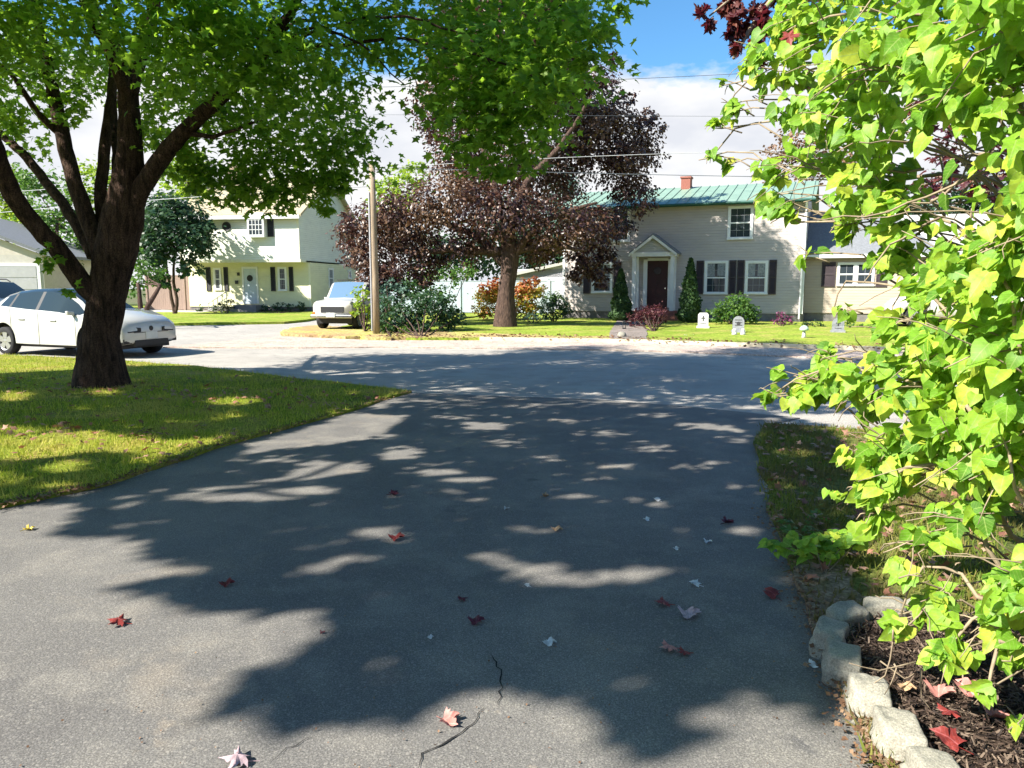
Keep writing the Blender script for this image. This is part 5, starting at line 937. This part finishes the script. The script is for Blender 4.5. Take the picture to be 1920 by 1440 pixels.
# ---- crimson maple on the right, behind the shrub, one bough hanging into the sky
cb = (7.6, 7.6, .04); cm_ = tree('crimson_maple', 'crimson maple behind the lime green shrub, one dark bough hanging into the blue sky', cb); mb = MB()
limb(mb, [(7.6, 7.6, -.1), (7.5, 7.6, 1.5), (7.3, 7.7, 3), (7.2, 7.8, 4.5), (7.0, 7.9, 6)], .24, .1, 14, .2, .01, .06, 120, ridges=.08)
bough = [(7.2, 7.8, 4.4), A(1850, -60, 7.2), A(1650, -70, 6.6), A(1500, -40, 6.2), A(1420, 30, 6.0), A(1375, 110, 5.9)]
limb(mb, bough, .09, .012, 8, .25, .03, .06, 121); limb(mb, [A(1500, -40, 6.2), A(1400, -20, 6), A(1330, 30, 5.9)], .02, .006, 5, .2, .02, .05, 122)
for i, (x, yy, D_) in enumerate([(1780, 300, 8.4), (1880, 260, 8.2), (1720, 200, 8.8), (1840, 360, 8.2), (1900, 180, 8.6), (1700, 330, 9)]): limb(mb, [(7.3, 7.7, 2.6+.4*i), tuple((np.array((7.3, 7.7, 3))+at(x, yy, D_))/2), A(x, yy, D_)], .06, .012, 6, .3, .04, .05, 123+i)
mb.build('trunk', M['twig'], cm_, True, world=True)
crown(cm_, 'crown', plobes([(1790, 300, 8.4, .5), (1870, 260, 8.2, .55), (1740, 220, 8.8, .4), (1850, 350, 8.2, .45), (1920, 200, 8.6, .6), (1720, 330, 9, .35), (1960, 330, 8.4, .6), (1990, 120, 8.4, .7), (1900, 60, 8.6, .5), (2050, 240, 8, .8), (2050, 20, 8, .9), (1800, -60, 8, .6)])+[(5.8+random.uniform(-1.8, 3.5), 6.0+random.uniform(-3.5, 2.6), random.uniform(5.6, 7.6), random.uniform(.6, .9)) for _ in range(26)], 420, .095, T_MAPLE, L['crimson'], shell=.6)  # high lobes added above the frame to cut sky light on the driveway
crown(cm_, 'bough_leaves', plobes([(1318, 28, 5.9, .08), (1368, 55, 5.9, .09), (1398, 45, 5.9, .13), (1400, 85, 5.9, .10), (1375, -5, 6, .14), (1420, 20, 6, .16), (1470, -20, 6.2, .22), (1425, 120, 6, .06), (1560, -50, 6.4, .3)]), 2300, .085, T_MAPLE_FINE, L['crimson'], up=.3, out=.2, jit=.8, droop=.8, shell=.8)
fo = at(1478, 62, 3.4); o = cloud('red_leaf', np.array([fo]), np.array([[-.3, -1, .5]]), np.array([[.2, 0, -1.]]), .062, T_MAPLE_FINE, FL['red'], cm_, uv=True)

# ---- lime green shrub, near right
sb = (2.75, 2.75, .06); shr = thing('heart_leaf_shrub', 'big sunlit lime green shrub with heart shaped leaves filling the right side', 'shrub', sb)
mb = MB(); LS = []
SPRAY = [ # base (x,y,z) , via/tip in picture directions with distance, leaf spread
 [(2.6, 2.7), (1900, 1000, 2.6), (1830, 780, 2.6), (1760, 740, 2.7), (1640, 700, 3.0), (1540, 690, 3.3), (1455, 735, 3.4)],
 [(2.7, 2.8), (1930, 800, 2.7), (1800, 600, 2.9), (1700, 540, 3.1), (1590, 530, 3.3), (1565, 575, 3.3)],
 [(2.8, 3.0), (1930, 600, 3), (1790, 420, 3.1), (1660, 400, 3.3), (1560, 420, 3.5), (1460, 400, 3.8), (1430, 370, 3.9)],
 [(2.8, 3.0), (1950, 500, 3), (1800, 300, 3.1), (1650, 260, 3.3), (1560, 120, 3.5), (1490, 160, 3.8), (1400, 150, 4.1), (1360, 210, 4.2)],
 [(2.8, 3.0), (1960, 460, 3), (1820, 330, 3.2), (1640, 330, 3.4), (1540, 180, 3.6), (1500, 175, 3.9), (1460, 230, 4.1), (1380, 240, 4.2), (1340, 290, 4.3), (1310, 300, 4.3)],
 [(2.7, 2.7), (1900, 1100, 2.5), (1820, 900, 2.6), (1700, 880, 2.7), (1640, 920, 2.8), (1620, 980, 2.8)],
 [(2.6, 2.6), (1900, 1150, 2.4), (1810, 1080, 2.5), (1730, 1060, 2.6), (1690, 1150, 2.6)],
 [(2.6, 2.5), (1920, 1200, 2.3), (1850, 1150, 2.35), (1800, 1190, 2.35), (1760, 1240, 2.35)],
 [(2.6, 2.5), (1930, 1210, 2.25), (1870, 1220, 2.25), (1850, 1290, 2.2), (1848, 1330, 2.2)],
 [(2.8, 2.8), (2000, 500, 2.6), (1900, 120, 2.6), (1800, 40, 2.8), (1680, 20, 3), (1560, 30, 3.3), (1440, 70, 3.8)],
 [(2.9, 2.8), (2000, 300, 2.6), (1900, 0, 2.5), (1780, -60, 2.6)], [(2.8, 2.8), (1980, 480, 2.6), (1870, 220, 2.6), (1770, 170, 2.7), (1690, 190, 2.9)],
 [(2.6, 2.7), (1950, 750, 2.4), (1890, 560, 2.4), (1850, 470, 2.5), (1800, 440, 2.6)], [(2.6, 2.6), (1960, 1000, 2.3), (1900, 850, 2.3), (1850, 800, 2.4)]]
for i, s in enumerate(SPRAY):
    pts = [(s[0][0], s[0][1], .02), (s[0][0], s[0][1], .25)]+[A(*q) for q in s[1:]]
    limb(mb, pts, .016, .003, 7, .12, .012, .08, 200+i)
LB = [(1840, 770, 2.6, .30), (1730, 720, 2.8, .27), (1900, 650, 2.4, .26), (1640, 700, 3.0, .20), (1620, 745, 3.1, .12), (1570, 690, 3.3, .18), (1530, 730, 3.4, .12), (1500, 715, 3.4, .12), (1470, 735, 3.45, .09), (1445, 745, 3.45, .05), (1560, 665, 3.3, .08), (1690, 880, 2.8, .19), (1790, 870, 2.6, .24), (1900, 860, 2.4, .22), (1640, 900, 2.8, .14), (1615, 930, 2.8, .09), (1640, 960, 2.8, .10), (1640, 830, 2.8, .12), (1715, 1020, 2.6, .14), (1810, 980, 2.5, .15), (1700, 1150, 2.6, .09), (1760, 1110, 2.55, .10), (1850, 1180, 2.35, .12), (1790, 1225, 2.35, .10), (1900, 1080, 2.35, .14), (1845, 1295, 2.2, .045), (1905, 1355, 2.2, .05), (1690, 1175, 2.6, .05), (1760, 1240, 2.35, .05), (1905, 1220, 2.25, .08),
 (1850, 540, 2.6, .27), (1760, 520, 3, .24), (1720, 600, 3, .13), (1690, 430, 3.2, .2), (1590, 420, 3.5, .14), (1490, 400, 3.7, .15), (1440, 370, 3.9, .10), (1600, 350, 3.3, .24), (1510, 310, 3.6, .22), (1650, 250, 3.1, .25), (1560, 190, 3.4, .26), (1470, 120, 3.8, .2), (1415, 120, 4, .12), (1400, 190, 4.1, .10), (1375, 210, 4.2, .08), (1350, 240, 4.2, .06), (1335, 290, 4.25, .05), (1372, 305, 4.2, .035), (1365, 160, 4.2, .05), (1560, 70, 3.4, .26), (1650, 110, 3, .25), (1750, 70, 2.8, .25), (1760, 180, 2.6, .17), (1880, 150, 2.4, .22), (1900, 30, 2.3, .26), (1905, 440, 2.4, .18), (1580, 580, 3.3, .05), (1700, 380, 3.0, .14), (1840, 430, 2.7, .12), (1480, 40, 3.7, .2), (1515, 480, 3.5, .05), (1800, 640, 2.7, .22), (1720, 640, 2.9, .18), (2000, 760, 2.3, .4), (2020, 400, 2.3, .45), (2050, 80, 2.3, .5), (2020, 1080, 2.2, .3), (1700, -60, 3, .4), (1900, -80, 2.5, .4), (1540, -40, 3.6, .3)]
PL = plobes(LB)
# every clump hangs on a twig reaching back towards the stems
for i, (x, yy, z, r) in enumerate(PL):
    b0 = np.array((2.75, 2.85, max(.3, z*.75))); e = np.array((x, yy, z)); bl = min(1, .42/np.linalg.norm(b0-e)); m_ = e+(b0-e)*.5*bl+np.array([.02, 0, .05]); s_ = e+(b0-e)*bl+np.array([0, 0, -.05])
    limb(mb, [tuple(s_), tuple(m_), tuple(e), tuple(e+np.array([-r*.7, rng.uniform(-.3, .3)*r, -r*.3]))], 0.0055, .002, 5, .10, .012, .08, 300+i)
    for j in range(4 if r > .1 else 2):
        d = rnd(1)[0]; d /= np.linalg.norm(d); d[0] -= .4; limb(mb, [tuple(e+(b0-e)*.06*j), tuple(e+d*r*.5+np.array([0, 0, .02])), tuple(e+d*r*1.0)], .004, .0013, 4, .06, .006, .05, 400+i*5+j)
# tangle of bare twigs inside, upper right
for i in range(36):
    a = at(rng.uniform(1700, 1960), rng.uniform(200, 470), rng.uniform(2.7, 3.6)); d = rnd(1)[0]*np.array([.28, .2, .22])+np.array([-.12, 0, .03]); c_ = a+d*.5+rnd(1)[0]*.05
    limb(mb, [tuple(a), tuple(c_), tuple(a+d)], .006, .002, 4, .06, .008, .05, 900+i)
for i in range(24):
    a = at(rng.uniform(1650, 1900), rng.uniform(1050, 1260), rng.uniform(2.4, 2.8)); d = rnd(1)[0]*np.array([.16, .1, .10]); limb(mb, [tuple(a), tuple(a+d*.5+rnd(1)[0]*.03), tuple(a+d)], .0035, .0015, 4, .05, .006, .05, 1000+i)
mb.build('branches', M['twig'], shr, True, world=True)
PS = [(x, y, z, r*(.82 if r > .1 else .9)) for x, y, z, r in PL]; P, O = lobes_points(PS, 3600, .34, .85, .55); n = len(P); d_ = np.linalg.norm(P-np.array([0, 0, 1.6]), axis=1)
pick = rng.random(n) < .80
def hang(Pq, Oq, size, tmpl, nm):
    k = len(Pq); N = np.array([-.5, -.5, .7])+rnd(k)*.62+Oq*.15; T = Oq*.5+np.array([-.35, 0, -.75])+rnd(k)*.45
    return cloud(nm, Pq, N, T, size*rng.uniform(.45, 1.45, k), tmpl, L['lime'], shr, smooth=True, uv=True)
hang(P[pick], O[pick], .054, T_HEART, 'leaves'); hang(P[~pick], O[~pick], .062, T_LOBED, 'lobed_leaves')

# low seedling by the edge of the rough grass
sg = gp(1545, 1075, .05); sd2 = thing('seedling', 'low yellow green seedling in the rough grass between driveway and shrub', 'plant', (sg[0], sg[1], .05)); mb = MB()
ls = [(sg[0]+dx, sg[1]+dy, z, .10) for dx, dy, z in ((-.18, .1, .16), (-.05, 0, .18), (.1, .05, .17), (.22, .1, .2), (.0, .2, .2), (.15, .25, .16))]
for i, l in enumerate(ls): limb(mb, [(sg[0], sg[1], .04), ((sg[0]+l[0])/2, (sg[1]+l[1])/2, .12), l[:3]], .004, .002, 4, .05, .004, .05, 1100+i)
mb.build('stems', M['twig'], sd2, True, world=True)
P2, O2 = lobes_points(ls, 3200, .4, .5, .8); cloud('leaves', P2, np.array([-.4, -.5, 1])+rnd(len(P2))*.35, rnd(len(P2))*np.array([1, 1, .3]), .052*rng.uniform(.6, 1.2, len(P2)), T_HEART, L['lime'], sd2, smooth=True, uv=True)
sg = gp(1515, 1010, .05); sd3 = thing('weed', 'small darker green weed behind the yellow green seedling at the driveway edge', 'plant', (sg[0], sg[1], .05))
P2, O2 = lobes_points([(sg[0]+dx, sg[1]+dy, .12, .10) for dx, dy in ((0, 0), (-.1, .15), (.12, .2), (.05, -.2), (-.12, -.1))], 2200, .4, .5, .8); cloud('leaves', P2, np.array([0, 0, 1])+rnd(len(P2))*.4, rnd(len(P2))*np.array([1, 1, .3]), .045*rng.uniform(.6, 1.2, len(P2)), T_OVAL, L['mid'], sd3)

# ---- shrubs and bushes across the street
def bush(name, label, px, pby, lobes, m, dens=420, size=.12, tmpl=T_QUAD, group=None, cat='shrub', **kw):
    b = gp(px, pby, .1); t = thing(name, label, cat, (b[0], b[1], .1), 0, group); ls = plobes(lobes); mb = MB()
    for i, l in enumerate(ls[:8]): limb(mb, [(b[0], b[1], .05), ((b[0]+l[0])/2, (b[1]+l[1])/2, l[2]*.5), l[:3]], .03, .01, 5, .2, .02, .05, 1200+i)
    mb.build('stems', M['bark2'], t, True, world=True); crown(t, 'foliage', ls, dens*2.6, size*.78, tmpl, m, **kw); return t
bush('green_bush', 'large dark green bush right of the utility pole', 790, 632, [(780, 585, 24.6, .7), (830, 580, 25, .7), (750, 600, 24.2, .55), (800, 560, 25.5, .6), (850, 600, 25, .45), (745, 570, 25, .5), (720, 600, 24, .4), (735, 620, 23.6, .3), (790, 615, 24, .4), (835, 615, 24.5, .3), (775, 545, 26, .4)], L['dark'], 520, .15, group=None, out=.8)
bush('blue_green_bush', 'pale blue green bush at the left back of the large dark bush', 735, 620, [(740, 550, 27, .5), (720, 570, 26.5, .45), (760, 540, 27, .4), (700, 590, 26, .3), (725, 535, 27, .35)], L['blue'], 480, .13)
bush('low_bush', 'low light green leafy clump at the foot of the utility pole', 735, 634, [(730, 622, 23.4, .22), (750, 618, 23.4, .25), (722, 610, 23.5, .2)], L['mid'], 900, .09)
bush('sapling', 'yellow green sapling between the boxy suv and the utility pole', 685, 622, [(675, 555, 25, .38), (690, 580, 25, .35), (670, 580, 25, .25), (695, 605, 25, .25), (680, 540, 25, .2)], L['bright'], 600, .11, cat='sapling')
ts_ = bush('turning_shrub', 'orange and green autumn shrub behind the purple maple trunk', 955, 602, [(915, 560, 33, .65), (985, 555, 33, .65), (950, 580, 33, .7), (995, 580, 33, .5), (905, 580, 33, .45), (930, 545, 33.5, .5), (1010, 545, 34, .45), (985, 540, 34, .4), (955, 570, 33, .6)], L['fall'], 1000, .13)
crown(ts_, 'red_tips', plobes([(915, 540, 32.8, .4), (985, 535, 32.8, .45), (1000, 528, 33, .3), (925, 532, 33, .3), (970, 545, 32.6, .3)]), 1600, .12, T_QUAD, leafmat('red_tip_leaf', [(.30, .06, .04), (.42, .14, .05), (.40, .25, .05)], (.6, .15, .05), .5, .4), out=.7)
bush('arching_shrub', 'light green arching shrub over the white fence', 830, 604, [(800, 520, 35, .7), (850, 515, 35, .7), (880, 505, 35, .5), (760, 530, 35, .6), (820, 545, 35, .5), (1040, 560, 35, .4)], L['mid'], 340, .17)
bush('dark_round_shrub', 'dark round evergreen at the left end of the beige house', 1038, 602, [(1038, 575, 31, .62), (1020, 580, 31, .4), (1058, 582, 31, .4), (1035, 560, 31, .4)], L['dark'], 900, .10)
bush('white_edged_shrub', 'small pale shrub right of the purple maple trunk', 1000, 606, [(1000, 590, 31.5, .3), (1020, 594, 31.5, .25), (985, 595, 31.5, .2)], L['blue'], 700, .10)
def cone(name, label, px, pby, top, wpx, Y):
    b = gp(px, pby, .1); b = np.array([*at(px, pby, Y)[:2], .1]); t = thing(name, label, 'evergreen', (b[0], b[1], .1), 0, 'conical evergreens by the front door'); H_ = at(px, top, Y)[2]-.1; w_ = wpx/1400*Y/2
    n = 5200; z = rng.random(n)**1.35; r = w_*(1-z)**.75*np.minimum(1, .55+z*5)*(.55+.5*rng.random(n)**.5)*(1+.10*np.sin(z*23)); a = rng.random(n)*6.283; r *= 1+.12*np.sin(3*a+z*9)
    P = np.stack([b[0]+r*np.cos(a), b[1]+r*np.sin(a), .12+z*H_], 1); O = np.stack([np.cos(a), np.sin(a), np.zeros(n)], 1)
    MB().tube([(0, 0, -.05), (0, 0, H_*.8)], [.05, .015], 8).build('trunk', M['bark2'], t, True)
    cloud('foliage', P, O+rnd(n)*.5, np.array([0, 0, 1.])+O*.35+rnd(n)*.3, .11*rng.uniform(.6, 1.2, n), T_QUAD, L['cone'], t)
cone('conical_evergreen', 'slim conical evergreen left of the maroon door', 1163, 607, 508, 44, 31.9); cone('conical_evergreen', 'taller conical evergreen right of the maroon door', 1292, 607, 488, 46, 30.6)
bush('round_shrub', 'round green shrub under the pair of windows', 1378, 608, [(1378, 580, 29.2, .72), (1350, 585, 29.2, .45), (1408, 585, 29.2, .45), (1378, 568, 29.2, .5), (1395, 575, 29, .4), (1345, 592, 29, .3), (1412, 594, 29, .3)], L['mid'], 720, .12)
bush('dwarf_red_maple', 'low mushroom shaped dark red dwarf maple in front of the steps', 1225, 622, [(1215, 590, 27.5, .42), (1238, 588, 27.5, .38), (1192, 598, 27.5, .35), (1225, 598, 27.3, .35), (1205, 584, 27.8, .3), (1245, 598, 27.5, .2), (1182, 608, 27.3, .2)], L['plum'], 1100, .09, cat='tree')
bush('pink_plant', 'bushy magenta plant against the beige house near its right corner', 1465, 612, [(1462, 590, 29, .20), (1475, 598, 29, .22), (1455, 602, 29, .16), (1482, 606, 29, .14), (1466, 608, 28.8, .18)], leafmat('magenta_leaf', [(.16, .03, .09), (.28, .08, .18), (.10, .03, .06)], (.3, .05, .2), .5, .3), 1600, .08, cat='plant')
bush('dark_low_shrub', 'low blue green shrub at the foot of the downspout', 1515, 618, [(1515, 608, 28, .25), (1530, 612, 27.5, .25), (1500, 612, 28, .2), (1545, 616, 27.5, .2)], L['dark'], 900, .10)
bush('low_ground_shrub', 'low green shrubs along the base of the tan wing', 1600, 616, [(1590, 610, 27, .2), (1610, 612, 27, .22), (1640, 612, 26.5, .25), (1670, 616, 26, .25)], L['mid'], 900, .09)
bush('white_flowers', 'white flowering tuft on the lawn in front of the steps', 1290, 638, [(1285, 632, 22.8, .16), (1300, 634, 22.8, .16)], leafmat('white_petal', [(.3, .45, .2), (.6, .65, .6), (.7, .72, .7)], (.6, .7, .5), .6, .3), 1800, .06, cat='flowers')
bush('foundation_plants', 'row of small dark plants along the front of the yellow house', 520, 588, [(500, 578, 43, .3), (520, 576, 43, .38), (540, 577, 43, .35), (562, 575, 43, .36), (566, 580, 43, .3), (490, 582, 43, .2)], L['dark'], 700, .12)
bush('foundation_plants', 'dark potted plants left of the steps of the yellow house', 425, 588, [(405, 578, 43, .3), (425, 575, 43, .4), (432, 568, 43, .25), (412, 570, 43, .2), (376, 578, 43, .28)], L['dark'], 700, .12)
